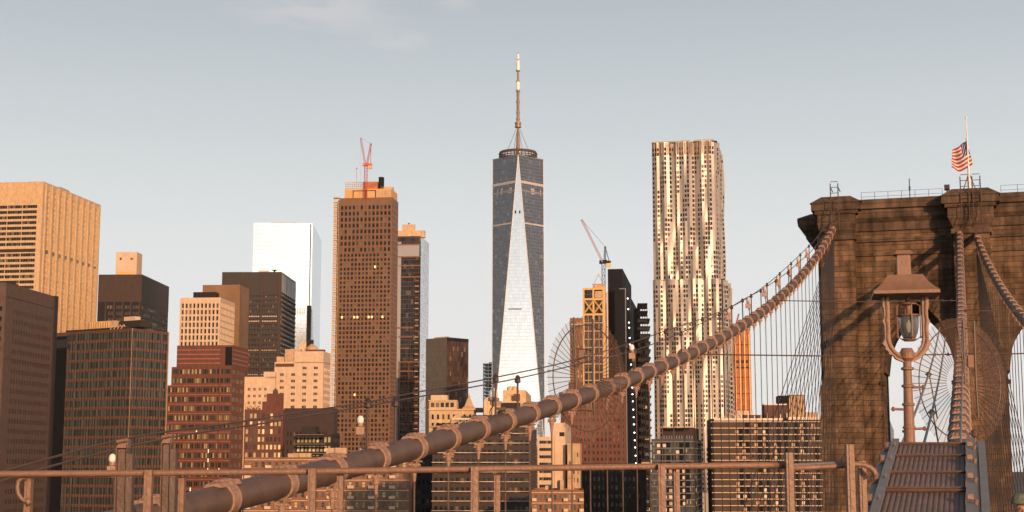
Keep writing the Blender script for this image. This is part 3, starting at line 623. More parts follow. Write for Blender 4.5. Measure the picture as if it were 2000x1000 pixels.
for k in range(14): q = L+(c-L)*(.1+.06*k); B.part('umbrella', M['cream2']).lathe([(.12,0),(.2,.9),(.05,1.3)], (q.x,q.y-1.0,z-13), 6)
B.finish()
# lattice tower under construction
L, c, Rr, K, z = foot((766,385), 663, 778, 1106, 7); B = Bld('tower_under_construction', 'tall brown tower with a grid of small arched windows, its top unfinished', 'tower under construction', base_of(L, Rr))
ar = dict(fh=4.55, ww=.62, wh=.68, shape='arch', gl=G['dark'], depth=.9, fw=0)
bro = mat('hand_cast_brown_concrete', (.165,.086,.048), .6, metal=.1, var=.15, scale=.2, streak=.08)
zmid = yz(700, 492, 1106); ar2 = dict(ar); ar2['fh'] = 3.45
simple(B, 'wall', bro, L, c, Rr, K, zmid, z, dict(nx=13, mt=(.6,.6,0,5), **ar), dict(nx=5, mt=(.5,.5,0,5), **ar))
for p0_, p1_, nx_ in ((L,c,14),(c,Rr,5)): B.facade('wall', bro, p0_, p1_, GROUND, zmid, nx=nx_, mt=(.6,.6,0,.3), **ar2)
for p0_, p1_ in ((Rr,K),(K,L)): B.part('wall', bro).face([(p0_[0],p0_[1],GROUND),(p1_[0],p1_[1],GROUND),(p1_[0],p1_[1],zmid),(p0_[0],p0_[1],zmid)])
f, Ln = B.onface(L, c); fh = (z-5-zmid)/round((z-5-zmid)/4.55)
for j in range(1, 50):
    if z-5-j*fh > zmid-1: f('ledge', bro, 0, Ln, z-5-j*fh-.15, z-5-j*fh+.2, 0, .45)
L2, c2, R2, K2, z2 = foot((764,368), 673, 776, 1109, 7)
blk(B, 'crown', M['plywood'], L2, c2, R2, K2, 0, 1, 0, 1, z, z2)
f2, Ln2 = B.onface(L2, c2)
for a0, a1 in ((.69,.83),(.85,.99)): f2('crown', M['tan'], Ln2*a0, Ln2*a1, z+1, z2-1.4, .02, .2)
for a0 in (.18, .45, .66): f2('formwork', M['dark'], Ln2*a0, Ln2*a0+.5, z+.3, z2-1, .05, .4)
f2('formwork', M['dark'], Ln2*.18, Ln2*.66, z2-1.6, z2-1.1, .05, .4)
for j in range(4): f2('scaffold', M['tan'], .2, Ln2*.38, z2+1+j*1.5, z2+1.35+j*1.5, -2.5, -2.2)
for k in range(9): f2('scaffold', M['tan'], .2+k*1.7, .5+k*1.7, z2, z2+6, -2.5, -2.2)
blk(B, 'core', M['netting'], L2, c2, R2, K2, .36, .68, .2, .6, z2, z2+6.5); blk(B, 'core', M['blackclad'], L2, c2, R2, K2, .70, .80, .2, .35, z2, z2+10)
blk(B, 'core', M['cream2'], L2, c2, R2, K2, .80, .98, .3, .6, z2, z2+2.8)
for k in range(10): f2('safety_rail', M['tan'], Ln2*.78+k*.9, Ln2*.78+k*.9+.15, z2, z2+1.6, -.4, -.2)
q = L2+(c2-L2)*.25; B.part('mast', M['tan']).bar((q.x,q.y+2,z2+5), (q.x,q.y+2,z2+16), .25); B.part('mast', M['redpaint']).lathe([(.5,0),(.5,1)], (q.x,q.y+2,z2+16), 6)
# hoist up the left edge
f('hoist_core', M['darkconc'], -1.6, -.3, GROUND, z-1.5, -3.5, -1)
for j in range(64):
    zz = GROUND+6+j*3.6
    if zz < z-2: f('hoist', M['cream2'], -3.8, -1.4, zz, zz+1.3+(j*7%3)*.3, -1.4, 1.0); f('hoist', M['tan'], -4.0, -.2, zz+2.2, zz+2.5, -2, 1.2)
for a in (-4.1, -2.8, -.4): f('hoist_mast', M['gold'], a, a+.35, GROUND, z-.5, .8, 1.2)
f('hoist', M['tan'], -4.4, 0, z-.2, z+.8, -2, 1.5)
for (i, j) in ((.07,30),(.30,30),(.36,30),(.57,30),(.63,30),(.83,30),(.33,47),(.68,12)):
    f('work_light', emit('work_light', (1,.5,.18), 2.0) if 'work_light' not in bpy.data.materials else bpy.data.materials['work_light'], Ln*i, Ln*i+1.1, yz(700,618 if j == 30 else (770 if j == 47 else 520),1106)-1, yz(700,618 if j == 30 else (770 if j == 47 else 520),1106)+.6, -.6, .1)
B.finish()
# red crane on it
base = L2+(c2-L2)*.46+Vector((0,-1.5,0)); base = Vector((base.x, base.y-1, z-3))
cr = empty('tower_crane', base, 'red tower crane on the roof of the brown arched window tower', 'crane')
def crane(cr, base, D, m, m2, mast_top, jib_tip, aframe, cabx, w_=1.8, cable_end=None):
    top = P(*mast_top, D); top.x = base.x; mb = MB(); lattice(mb, (base.x,base.y,base.z), (base.x,base.y,top.z), w_, 12, .13); mb.build('mast', m, cr, base)
    t = Vector((base.x, base.y, top.z)); j = P(*jib_tip, D); j.y = base.y; mb = MB(); lattice(mb, t+Vector((-.6,0,1)), j, w_*.5, 14, .09); mb.build('jib', m, cr, base)
    a = P(*aframe, D); a.y = base.y; mb = MB(); lattice(mb, t+Vector((.8,0,1.2)), a, w_*.5, 6, .12); mb.bar(t+Vector((3.6,0,1)), a, .3); mb.build('a_frame', m, cr, base)
    mb = MB(); mb.tube([a, j], .09, 4); mb.tube([j, Vector((j.x+.4,j.y,j.z-(22 if cable_end is None else cable_end)))], .06, 4); mb.build('hoist_rope', m2, cr, base)
    mb = MB(); s = cabx; mb.box(t.x-1.4, t.x+3.6, t.y-1.4, t.y+1.4, t.z-.2, t.z+.6); mb.box(t.x+1.6, t.x+4.6, t.y-1.2, t.y+1.2, t.z-2.4, t.z+1.4); mb.box(t.x-.6, t.x+2.2, t.y-1, t.y+1, t.z+.6, t.z+2.0); mb.build('machinery_deck', m, cr, base)
    mb = MB(); [mb.box(t.x+1.7+k*1.0, t.x+2.5+k*1.0, t.y-1.35, t.y-1.2, t.z-2.6, t.z+.0) for k in range(3)]; mb.build('counterweight', M['gold'], cr, base)
    mb = MB(); mb.box(t.x-2.6, t.x-1.2, t.y-1.6, t.y-.1, t.z-.6, t.z+1.6); mb.build('cab', m2, cr, base)
crane(cr, base, 1106, M['redpaint'], M['pinkpaint'], (718,322), (704,268), (724,279), 0, 2.2, 48)
# glass tower with tan cap
gd = curtain('black_gold_curtain_wall', (.03,.027,.027), line=(.09,.055,.04), pw=2.2, ph=4.0, lw=.08, lh=.10, rough=.1, metal=.6, tilt=.05, var=.5, blinds=.06, bcol=(.16,.11,.08))
gl_ = curtain('silver_blue_curtain_wall', (.48,.52,.55), line=(.3,.3,.32), pw=2.0, ph=4.0, lw=.08, lh=.1, rough=.1, metal=.9, tilt=.035, var=.2)
L, c, Rr, K, z = foot((822,461), 770, 838, 1300, 6); B = Bld('glass_tower', 'dark glass tower with flat tan cap, right of the brown arched window tower', 'glass tower', base_of(L, Rr))
for p0, p1, m in ((L,c,gd),(c,Rr,gl_),(Rr,K,gl_),(K,L,gl_)):
    Ln = (Vector(p1)-Vector(p0)).length; B.part('curtain_wall', m).face([(p0[0],p0[1],GROUND),(p1[0],p1[1],GROUND),(p1[0],p1[1],z),(p0[0],p0[1],z)], 0, [(0,0),(Ln,0),(Ln,z),(0,z)])
B.part('roof', M['roofgrey']).face([(q.x,q.y,z-.3) for q in (L,c,Rr,K)])
f, Ln = B.onface(L, c)
f('curtain_wall_strip', gl_, Ln*.0, Ln*.27, GROUND, z-5, 0, .25); f('curtain_wall_strip', gl_, Ln*.27, Ln*.95, z-19, z-7, 0, .15)
for zz, a0, a1 in [(z-8,0,1),(z-19,0,1),(z-27,.2,1),(z-37,.27,1),(z-82,.0,.75),(z-90,.2,.7),(z-100,.25,.6),(z-112,.2,1),(z-120,.2,.75),(z-129,.2,1),(z-138,.2,.62),(z-146,.2,.7),(z-157,.2,1)]+[(z-166-9*k,.2,.62 if k % 2 else .95) for k in range(9)]:
    f('ledge', M['brickorange'], Ln*a0, Ln*a1, zz, zz+1.1, .1, .7)
for a in (.58, .22): f('pier', M['brickbrown'], Ln*a, Ln*a+.9, GROUND, z-112, .1, .6)
for zz in [z-40-5*k for k in range(30)]: f('balcony', M['tan'] if int(zz) % 3 else M['brickorange'], Ln*.80, Ln*.94, zz, zz+.8, .1, .5)
L2, c2, R2, K2, z2 = foot((829,437+13), 760, 831, 1305, 6)
blk(B, 'cap', M['cream'], L2, c2, R2, K2, 0, 1, 0, 1, z-.3, z2); blk(B, 'penthouse', M['cream'], L2, c2, R2, K2, .36, .72, .2, .7, z2, z2+5.8); q = L2+(c2-L2)*.55; B.part('dish', M['dark']).lathe([(1.2,1.6),(.3,.8),(.3,0)], (q.x,q.y+4,z2+5.8), 8)
for k in range(34):
    rn = random.Random(k); f3, Ln3 = B.onface(c, Rr); a = rn.uniform(.1,.8)*Ln3; zz = yz(830, 680+rn.uniform(0,150), 1300); f3('pane', G['bright'], a, a+1.6, zz, zz+2.2, .02, .1)
B.finish()
# grey and brown slab
L, c, Rr, K, z = foot((873,659), 832, 915, 1150, 42); B = Bld('office_tower', 'slab with flat grey left face and brown right face, left of the spired tower', 'office tower', base_of(L, Rr))
gs = curtain('grey_glass_wall', (.20,.19,.18), line=(.14,.13,.12), pw=1.6, ph=4, lw=.15, lh=.08, rough=.3, metal=.5, tilt=.02, var=.12)
gs2 = curtain('brown_glass_wall', (.10,.055,.035), line=(.05,.03,.02), pw=1.6, ph=4, lw=.2, lh=.12, rough=.25, metal=.4, tilt=.04, var=.4, blinds=.08, bcol=(.3,.2,.13))
for p0, p1, m in ((L,c,gs),(c,Rr,gs2),(Rr,K,gs2),(K,L,gs2)):
    Ln = (Vector(p1)-Vector(p0)).length; B.part('curtain_wall', m).face([(p0[0],p0[1],GROUND),(p1[0],p1[1],GROUND),(p1[0],p1[1],z),(p0[0],p0[1],z)], 0, [(0,0),(Ln,0),(Ln,z),(0,z)])
B.part('roof', M['roofgrey']).face([(q.x,q.y,z-.3) for q in (L,c,Rr,K)]); f, Ln = B.onface(L, c); f('parapet_trim', M['cream2'], Ln*.3, Ln*.95, z, z+1.0, -4, -2)
f, Ln = B.onface(c, Rr); f('parapet_trim', M['dark'], 0, Ln, z-2.5, z+.2, 0, .2); B.finish()
# courthouse-like building with pyramid
L, c, Rr, K, z = foot((925,800), 838, 930, 720, 3); B = Bld('civic_building', 'sunlit tan stone building with a pediment, pilastered top floor and a small pointed roof', 'civic building', base_of(L, Rr))
zt = yz(880, 785, 720)
simple(B, 'wall', M['cream'], L, c, Rr, K, GROUND, z, dict(nx=8, fh=4.0, ww=.42, wh=.6, gl=G['dark'], mt=(.5,.5,0,1.5), depth=.5), None)
poly = blk(B, 'upper_wall', M['cream'], L, c, Rr, K, .0, .62, .0, .6, z, zt+.6); a, b = poly[0], poly[1]
B2f, Ln = B.onface(a, b)
for k in range(5): B2f('window', G['dark'], .9+k*2.35, 2.6+k*2.35, z+1.2, z+3.4, .02, .06)
B2f('cornice', M['cream2'], -.4, Ln+.4, zt+.5, zt+.9, -.5, .7); blk(B, 'penthouse', M['cream2'], L, c, Rr, K, .03, .40, .1, .5, zt+.9, zt+3.4)
f, Ln = B.onface(L, c); f('cornice', M['cream2'], -.4, Ln+.3, z-.3, z+.3, 0, .8)
px0, px1 = Ln*.5, Ln*.86; pm = B.part('pediment', M['cream']); u = (Vector(c)-Vector(L)).normalized(); n_ = Vector((u.y,-u.x,0))
def fp(a_, zz, o): q = Vector(L)+u*a_+n_*o; return (q.x,q.y,zz)
zz = z-4.5; tri = [(px0,zz),(px1,zz),((px0+px1)/2,zz+3.4)]
pm.mesh([fp(a_,b_,1.6) for a_,b_ in tri]+[fp(a_,b_,0) for a_,b_ in tri], [(0,1,2),(0,3,4,1),(1,4,5,2),(2,5,3,0)]); f('portico', M['cream'], px0, px1, GROUND, zz, 0, 1.2)
q = L+(c-L)*.88+(Rr-c)*.3; B.part('spire_roof', M['tan']).lathe([(4.6,0),(4.4,.9),(3.0,1.8),(1.6,4.4),(.7,5.8),(.7,6.6),(.4,7.0),(.15,8.0)], (q.x,q.y,z), 4, rot=math.pi/4)
blk(B, 'dark_attic', M['darkconc'], L, c, Rr, K, .66, 1.18, .2, .8, z-1, z+1.0); B.finish()
# unfinished glazed tower, far
L, c, Rr, K, z = foot((962,706), 943, 975, 1900, 3); B = Bld('tower_under_construction', 'slim pale green tower of bare floor slabs just left of the spired tower', 'tower under construction', base_of(L, Rr))
blk(B, 'core', M['copper'], L, c, Rr, K, .55, 1, .1, .9, GROUND, z)
for j in range(26): blk(B, 'floor_slab', cb, L, c, Rr, K, 0, 1, 0, 1, z-3-j*4.4, z-2.2-j*4.4)
for k in range(4): blk(B, 'column', M['copper'], L, c, Rr, K, .02+.14*k, .05+.14*k, .02, .1, GROUND, z-2.5)
B.finish()

# spired tower
D = 1780; cx = P(1012, 305, D).x; B = Bld('spired_skyscraper', 'tallest tower, tapering triangular glass facets and a long banded spire above a ring', 'skyscraper', (cx, D+31, GROUND))
hz = P(1012, 303, D).z; hb = 57; s = 31.5
side = curtain('dim_reflection_facet_glass', (.235,.26,.295), line=(.15,.16,.175), pw=3, ph=4.2, lw=.08, lh=.10, rough=.12, metal=.85, tilt=.02, var=.14, blinds=.06, bcol=(.42,.42,.42))
front = curtain('bright_reflection_facet_glass', (.56,.60,.66), line=(.42,.45,.48), pw=3, ph=4.2, lw=.05, lh=.08, rough=.06, metal=.95, tilt=.006, var=.03)  # one glass: facet colours carry the brighter and dimmer reflections
cn = [(cx-s,D),(cx+s,D),(cx+s,D+2*s),(cx-s,D+2*s)]; md = [(cx,D),(cx+s,D+s),(cx,D+2*s),(cx-s,D+s)]
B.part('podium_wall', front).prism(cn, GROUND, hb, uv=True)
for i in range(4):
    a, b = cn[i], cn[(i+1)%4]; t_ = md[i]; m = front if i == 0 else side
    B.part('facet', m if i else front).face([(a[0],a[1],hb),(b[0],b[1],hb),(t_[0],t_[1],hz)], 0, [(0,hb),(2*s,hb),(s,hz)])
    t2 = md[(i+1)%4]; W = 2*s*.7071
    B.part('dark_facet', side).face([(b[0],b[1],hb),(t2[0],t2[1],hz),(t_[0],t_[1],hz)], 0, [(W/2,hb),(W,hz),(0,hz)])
    # bright metal edge strips along the facet borders
    for p_, q_ in ((a,t_),(b,t_)):
        B.part('edge_trim', M['whitepaint']).bar((p_[0],p_[1]-(.1 if i==0 else 0),hb), (q_[0],q_[1]-(.1 if i==0 else 0),hz), .55)
for i in range(4):
    a, b = md[i], md[(i+1)%4]; B.part('parapet', M['greysteel']).hexa([(a[0],a[1],hz-.2),(b[0],b[1],hz-.2),(b[0]*.98+cx*.02,b[1]*.98+(D+s)*.02,hz-.2),(a[0]*.98+cx*.02,a[1]*.98+(D+s)*.02,hz-.2),(a[0],a[1],hz+1.3),(b[0],b[1],hz+1.3),(b[0]*.98+cx*.02,b[1]*.98+(D+s)*.02,hz+1.3),(a[0]*.98+cx*.02,a[1]*.98+(D+s)*.02,hz+1.3)])
B.part('roof', M['roofgrey']).face([(p[0],p[1],hz) for p in md])
# bands and small openings on the facets
def onfacet(i, zz0, zz1, t0, t1, m, o=.35):
    b = cn[(i+1)%4]; A0, A1 = md[i], md[(i+1)%4]
    def q(t, z_):
        k = (z_-hb)/(hz-hb); xa = b[0]+(A0[0]-b[0])*k; ya = b[1]+(A0[1]-b[1])*k; xb = b[0]+(A1[0]-b[0])*k; yb = b[1]+(A1[1]-b[1])*k
        n2 = Vector(((b[0]-cx), (b[1]-(D+s)), 0)).normalized()*o; return (xa+(xb-xa)*t+n2.x, ya+(yb-ya)*t+n2.y, z_)
    B.part('service_band', m).face([q(t0,zz0), q(t1,zz0), q(t1,zz1), q(t0,zz1)])
pb = mat('pale_band', (.42,.40,.40), .5); pk = mat('lighter_panels', (.33,.32,.33), .3, metal=.5)
rnd = random.Random(11)
for i in (0, 3):
    onfacet(i, yz(1010,357,D), yz(1010,352,D), .0, .98, pb)
    for k in range(6): t = rnd.uniform(.05,.9); onfacet(i, yz(1010,376,D), yz(1010,364,D), t, t+.03, pb)
    onfacet(i, yz(1010,373,D), yz(1010,370,D), .0, .98, pk)
    onfacet(i, yz(1010,437,D), yz(1010,434,D), .0, .98, pb)
    for k in range(70):
        z_ = yz(1010, 442+rnd.random()**1.4*150, D); t = rnd.uniform(.03,.95); onfacet(i, z_, z_+1.8, t, t+rnd.uniform(.012,.03), pk)
f, Ln = B.onface(cn[0], cn[1])
for a in (-3.6, 1.6): f('vent', M['blackclad'], s+a-.6, s+a+1.2, yz(1010,417,D), yz(1010,411,D), .02, .12)
f('louvre_band', M['greysteel'], s-12, s+4, yz(1010,605,D), yz(1010,602,D), .02, .15)
# crown ring
cc = (cx, D+s); zr0 = hz+1; R0 = 23.5
rg = B.part('crown_ring', mat('dark_ring_steel', (.09,.06,.05), .6))
for zz, rr, th in ((zr0+.8,R0,.8),(zr0+3.6,R0,.6),(zr0+6.6,R0-.3,1.1),(zr0+8.6,R0-1.0,.8)):
    rg.tube([(cc[0]+rr*math.cos(2*math.pi*k/48), cc[1]+rr*math.sin(2*math.pi*k/48), zz) for k in range(49)], th, 6, cap=False)
for k in range(32):
    a = 2*math.pi*k/32; x_, y_ = cc[0]+R0*math.cos(a), cc[1]+R0*math.sin(a); rg.bar((x_,y_,zr0), (cc[0]+(R0-1)*math.cos(a),cc[1]+(R0-1)*math.sin(a),zr0+8.6), .9)
    if k % 2: rg.bar((x_,y_,zr0+4), (cc[0]+8*math.cos(a),cc[1]+8*math.sin(a),zr0+1), .35)
for k in range(12): a = rnd.uniform(0,6.28); B.part('ring_antenna', M['whitepaint']).box(cc[0]+22*math.cos(a)-.8, cc[0]+22*math.cos(a)+.8, cc[1]+22*math.sin(a)-.5, cc[1]+22*math.sin(a)+.5, zr0+1.5+rnd.uniform(0,5), zr0+5+rnd.uniform(0,5))
def zs(y): return yz(1010, y, D+s)
ant, aw = B.part('spire', M['ant']), B.part('spire_radome', M['antw'])
ant.lathe([(3.4,0),(1.3,zs(250)-zr0)], (cc[0],cc[1],zr0), 8)
ant.lathe([(3.6,zs(249)),(4.0,zs(248.9)),(4.0,zs(246)),(3.2,zs(245.9)),(3.2,zs(243)),(4.0,zs(242.9)),(4.0,zs(239)),(2.4,zs(238.9))], (cc[0],cc[1],0), 16)
ant.lathe([(1.9,zs(250)),(1.5,zs(176)),(1.2,zs(140)),(.8,zs(118))], (cc[0],cc[1],0), 10)
for y in (232,220,199,178,159,138): ant.lathe([(2.6,zs(y+1.2)),(2.6,zs(y-.8))], (cc[0],cc[1],0), 12)
for y0, y1, r in ((176,159,2.4),(137,119,2.2),(116,106,1.5)): aw.lathe([(r,zs(y0)),(r,zs(y1))], (cc[0],cc[1],0), 12)
for y in range(180, 245, 5): ant.lathe([(2.1,zs(y+1.4)),(1.7,zs(y-1.2))], (cc[0],cc[1],0), 8)
ant.bar((cc[0],cc[1],zs(106)), (cc[0],cc[1],zs(101)), .4)
for a in range(8): B.part('stay_wire', M['greysteel']).bar((cc[0]+19*math.cos(a*.785+.4),cc[1]+19*math.sin(a*.785+.4),zr0), (cc[0],cc[1],zs(243)), .22)
B.finish()

# rooftops in front of the spired tower
L, c, Rr, K, z = foot((1028,772), 945, 1040, 640, 3); B = Bld('civic_building', 'sunlit tan rooftop block carrying two small water tanks, in front of the spired tower', 'office building', base_of(L, Rr))
blk(B, 'wall', M['cream'], L, c, Rr, K, 0, 1, 0, 1, GROUND, z-2.5); blk(B, 'upper_wall', M['cream'], L, c, Rr, K, .44, .98, .05, .9, z-2.5, z+2.4)
f, Ln = B.onface(L, c); f('recess', M['darkconc'], Ln*.40, Ln*.86, z-8, z-3.2, .02, .2); f('recess', M['brickbrown'], Ln*.7, Ln*.85, z-3.0, z+.6, -.7, -.6)
for a in (.55, .66): q = L+(c-L)*a+(Rr-c)*.3; B.part('water_tank', M['cream']).lathe([(1.2,0),(1.2,2.0),(1.0,2.3),(.1,2.6)], (q.x,q.y,z+2.4), 12)
for k in range(7): q = L+(c-L)*(.02+.05*k); B.part('roof_plant', M['cream2']).box(q.x, q.x+.8, q.y+1, q.y+2, z-2.5, z-1.2+(k%3)*.5)
B.finish()
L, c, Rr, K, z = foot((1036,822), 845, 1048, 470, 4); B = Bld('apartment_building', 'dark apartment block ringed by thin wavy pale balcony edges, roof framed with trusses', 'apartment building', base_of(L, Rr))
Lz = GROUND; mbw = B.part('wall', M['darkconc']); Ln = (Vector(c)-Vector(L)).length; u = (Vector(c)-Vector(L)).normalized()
simple(B, 'wall', mat('shadow_brick', (.042,.028,.025), .8), L, c, Rr, K, GROUND, z-2, dict(nx=18, fh=3.0, ww=.6, wh=.55, gl=G['dark'], mt=(.3,.3,0,.5), depth=.3), dict(nx=4, fh=3.0, ww=.6, wh=.55, gl=G['dark'], mt=(.3,.3,0,.5), depth=.3))  # cast shade on this block is put into the brick colour
nb = 40
for j in range(24):
    zz = z-4-3.0*j
    if zz < GROUND+2: break
    for k in range(nb):
        a0, a1 = Ln*k/nb, Ln*(k+1)/nb; o0 = 1.0+.8*math.cos(k*.62); o1 = 1.0+.8*math.cos((k+1)*.62)
        q0 = Vector(L)+u*a0; q1 = Vector(L)+u*a1; n_ = Vector((u.y,-u.x,0))
        A, Bq = q0+n_*o0, q1+n_*o1
        B.part('balcony', M['white']).hexa([(A.x,A.y,zz),(Bq.x,Bq.y,zz),(q1.x,q1.y,zz),(q0.x,q0.y,zz),(A.x,A.y,zz+.16),(Bq.x,Bq.y,zz+.16),(q1.x,q1.y,zz+.16),(q0.x,q0.y,zz+.16)])
f, Ln = B.onface(L, c)
f('roof_edge', M['concrete'], -1, Ln*1.0, z-2, z-1.5, -6, 1); f('roof_edge', M['white'], Ln*.2, Ln*.85, z+.4, z+.9, -8, .6)
for k in range(9):
    a = Ln*(.18+.07*k); q = Vector(L)+u*a; tr = B.part('roof_truss', M['cream2']); tr.bar((q.x,q.y,z-1.5), (q.x+2.4,q.y,z+.6), .22); tr.bar((q.x+2.4,q.y,z+.6), (q.x+3,q.y,z-1.5), .22)
blk(B, 'roof_plant', M['brickmauve'], L, c, Rr, K, .40, .95, .3, .8, z-2, z+2.2)
blk(B, 'roof_plant', M['blackclad'], L, c, Rr, K, .02, .3, .1, .5, z-2, z-.6)
B.finish()
# dark block low left of centre, shade held in its concrete colour
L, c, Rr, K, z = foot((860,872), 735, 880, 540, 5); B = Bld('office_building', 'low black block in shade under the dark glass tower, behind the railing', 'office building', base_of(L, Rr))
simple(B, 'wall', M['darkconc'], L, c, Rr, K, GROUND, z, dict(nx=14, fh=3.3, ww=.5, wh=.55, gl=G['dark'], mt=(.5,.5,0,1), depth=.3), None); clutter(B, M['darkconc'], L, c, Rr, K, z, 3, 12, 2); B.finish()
# brick apartments behind the rail
for (cc_, xl, xr, D_, nx, lab) in (((800,893),478,806,430,24,'low orange brick apartments with many small windows, behind the left main cable'), ((1140,957),1038,1150,420,10,'low brick and cream banded apartments at the bottom, below the white stepped block')):
    L, c, Rr, K, z = foot(cc_, xl, xr, D_, 2); B = Bld('apartment_building', lab, 'apartment building', base_of(L, Rr))
    simple(B, 'wall', M['brickorange'], L, c, Rr, K, GROUND, z, dict(nx=nx, fh=2.9, ww=.42, wh=.5, gl=G['mixed'], mt=(.5,.5,0,.6), depth=.22, tr=.001), None)
    f, Ln = B.onface(L, c)
    for j in range(12):
        zz = z-.7-2.9*j
        if zz > GROUND: f('ledge', M['cream2'], 0, Ln, zz-.1, zz+.08, 0, .12)
    for k in range(0, nx, 3):
        for j in range(10):
            zz = z-2.6-2.9*j
            if zz > GROUND: f('balcony', M['cream2'], Ln*k/nx+.2, Ln*(k+1)/nx, zz-.5, zz+.35, .12, 1.0)
    clutter(B, M['tan'], L, c, Rr, K, z, 6, 13, 3); B.finish()
# white stepped block
L, c, Rr, K, z = foot((1104,826), 1074, 1116, 520, 4); B = Bld('apartment_building', 'white stepped apartment block rising between the banded block and the brick slab', 'apartment building', base_of(L, Rr))
blk(B, 'wall', M['cream2'], L, c, Rr, K, 0, 1, 0, 1, GROUND, z)
f, Ln = B.onface(L, c); f('window', G['dark'], Ln*.62, Ln*.95, z-4.6, z-3.2, .02, .08)
L2, c2, R2, K2, z2 = foot((1082,853), 1050, 1083, 515, 4); simple(B, 'lower_wall', M['cream2'], L2, c2, R2, K2, GROUND, z2, dict(nx=1, fh=2.45, ww=.86, wh=.42, gl=G['dark'], mt=(.2,.2,0,.6), mull=5, fw=.12, depth=.3), None)
L2, c2, R2, K2, z2 = foot((1133,866), 1108, 1136, 516, 4); simple(B, 'side_wall', M['tan'], L2, c2, R2, K2, GROUND, z2, dict(nx=3, fh=2.8, ww=.4, wh=.5, gl=G['warm'], mt=(.2,.2,0,2.5), depth=.3), None)
B.finish()
# brick slab in the middle
L, c, Rr, K, z = foot((1222,772), 1095, -20, 700, 4); B = Bld('apartment_building', 'red brown brick apartment slab behind the cable guard ring, pale curtains in windows', 'apartment building', base_of(L, Rr))
simple(B, 'wall', M['brickred'], L, c, Rr, K, GROUND, z, dict(nx=15, fh=3.0, ww=.4, wh=.45, gl=G['dark'], mt=(.5,.5,0,1), depth=.3), dict(nx=6, fh=3.0, ww=.4, wh=.5, gl=G['dark'], mt=(.5,.5,0,1), depth=.3))
blk(B, 'roof_plant', M['brickbrown'], L, c, Rr, K, -.03, .45, .1, .6, z, z+1.6); blk(B, 'roof_plant', M['brickbrown'], L, c, Rr, K, .12, .34, .1, .6, z+1.6, z+6.5); B.finish()
# x braced gold tower
L, c, Rr, K, z = foot((1180,562), 1138, 1186, 900, 9); B = Bld('tower_under_construction', 'narrow gold tower with two crossed braces near its open top', 'tower under construction', base_of(L, Rr))
f, Ln = B.onface(L, c); zx0, zx1 = yz(1160,612,900), yz(1160,586,900)
blk(B, 'glazing', gd, L, c, Rr, K, .03, .97, .03, .97, GROUND, z-1)
fw_ = 1.1
for a in (0, Ln/2-fw_/2, Ln-fw_): f('frame', M['gold'], a, a+fw_, GROUND, z, 0, .7)
for zz in (zx0-1.2, zx1, z-1.2): f('frame', M['gold'], fw_, Ln-fw_, zz, zz+1.2, 0, .6)
for j in range(30): f('frame', M['tan'], fw_, Ln-fw_, zx0-6-j*5, zx0-5.4-j*5, 0, .3)
for q_ in (Ln*.25, Ln*.75): f('frame', M['tan'], q_-.15, q_+.15, GROUND, zx0-1, 0, .25)
u = (Vector(c)-Vector(L)).normalized(); n_ = Vector((u.y,-u.x,0))
for h in (0, 1):
    a0 = fw_*.7+h*(Ln/2-fw_/2); a1 = a0+Ln/2-fw_*.6
    B.part('frame', M['gold']).bar(Vector((L.x,L.y,0))+u*a0+n_*.5+Vector((0,0,zx0)), Vector((L.x,L.y,0))+u*a1+n_*.5+Vector((0,0,zx1)), .75)
    B.part('frame', M['gold']).bar(Vector((L.x,L.y,0))+u*a1+n_*.5+Vector((0,0,zx0)), Vector((L.x,L.y,0))+u*a0+n_*.5+Vector((0,0,zx1)), .75)
f('infill_panel', M['tan'], Ln/2+1, Ln-1.3, zx1+1.5, z-2, .05, .2)
f2, Ln2 = B.onface(c, Rr)
for a in (0, Ln2-.8): f2('frame', M['gold'], a, a+.8, GROUND, z, 0, .5)
tr = B.part('roof_frame', M['gold']); q = Vector(L)+u*Ln*.45
tr.bar(q+Vector((0,3,0)), q+Vector((4,3,9)), .25); tr.bar(q+Vector((8,3,0)), q+Vector((4,3,9)), .25); tr.bar(q+Vector((2,3,0)), q+Vector((2,3,3)), .4); tr.bar(q+Vector((0,3,2.6)), q+Vector((8,3,2.6)), .4)
B.part('roof', M['tan']).prism([(q.x+1,q.y+2),(q.x+8,q.y+2),(q.x+8,q.y+6),(q.x+1,q.y+6)], z-1, z+2.2)
B.finish()
base = P(1179, 560, 915); base.z = z-30
cr = empty('tower_crane', base, 'dark crane with a long pale red jib leaning left above the gold braced tower', 'crane')
crane(cr, base, 915, M['bluecrane'], M['bluecrane'], (1179,514), (1136,429), (1182,482), 0, 2.0, 3)
cr2 = [o for o in cr.children if o.name.startswith('jib')][0]; cr2.data.materials[0] = M['pinkpaint']
# small brick tower left of the gold one
L, c, Rr, K, z = foot((1139,621), 1113, 1145, 1000, 4); B = Bld('apartment_building', 'slim sunlit orange brick tower immediately left of the gold braced tower', 'apartment building', base_of(L, Rr))
simple(B, 'wall', M['brickorange'], L, c, Rr, K, GROUND, z, dict(nx=4, fh=3.3, ww=.4, wh=.5, gl=G['mixed'], mt=(.3,.3,0,1.5), depth=.3), None)
f, Ln = B.onface(L, c); f('ledge', M['cream2'], 0, Ln, z-4.6, z-4, 0, .3); B.finish()
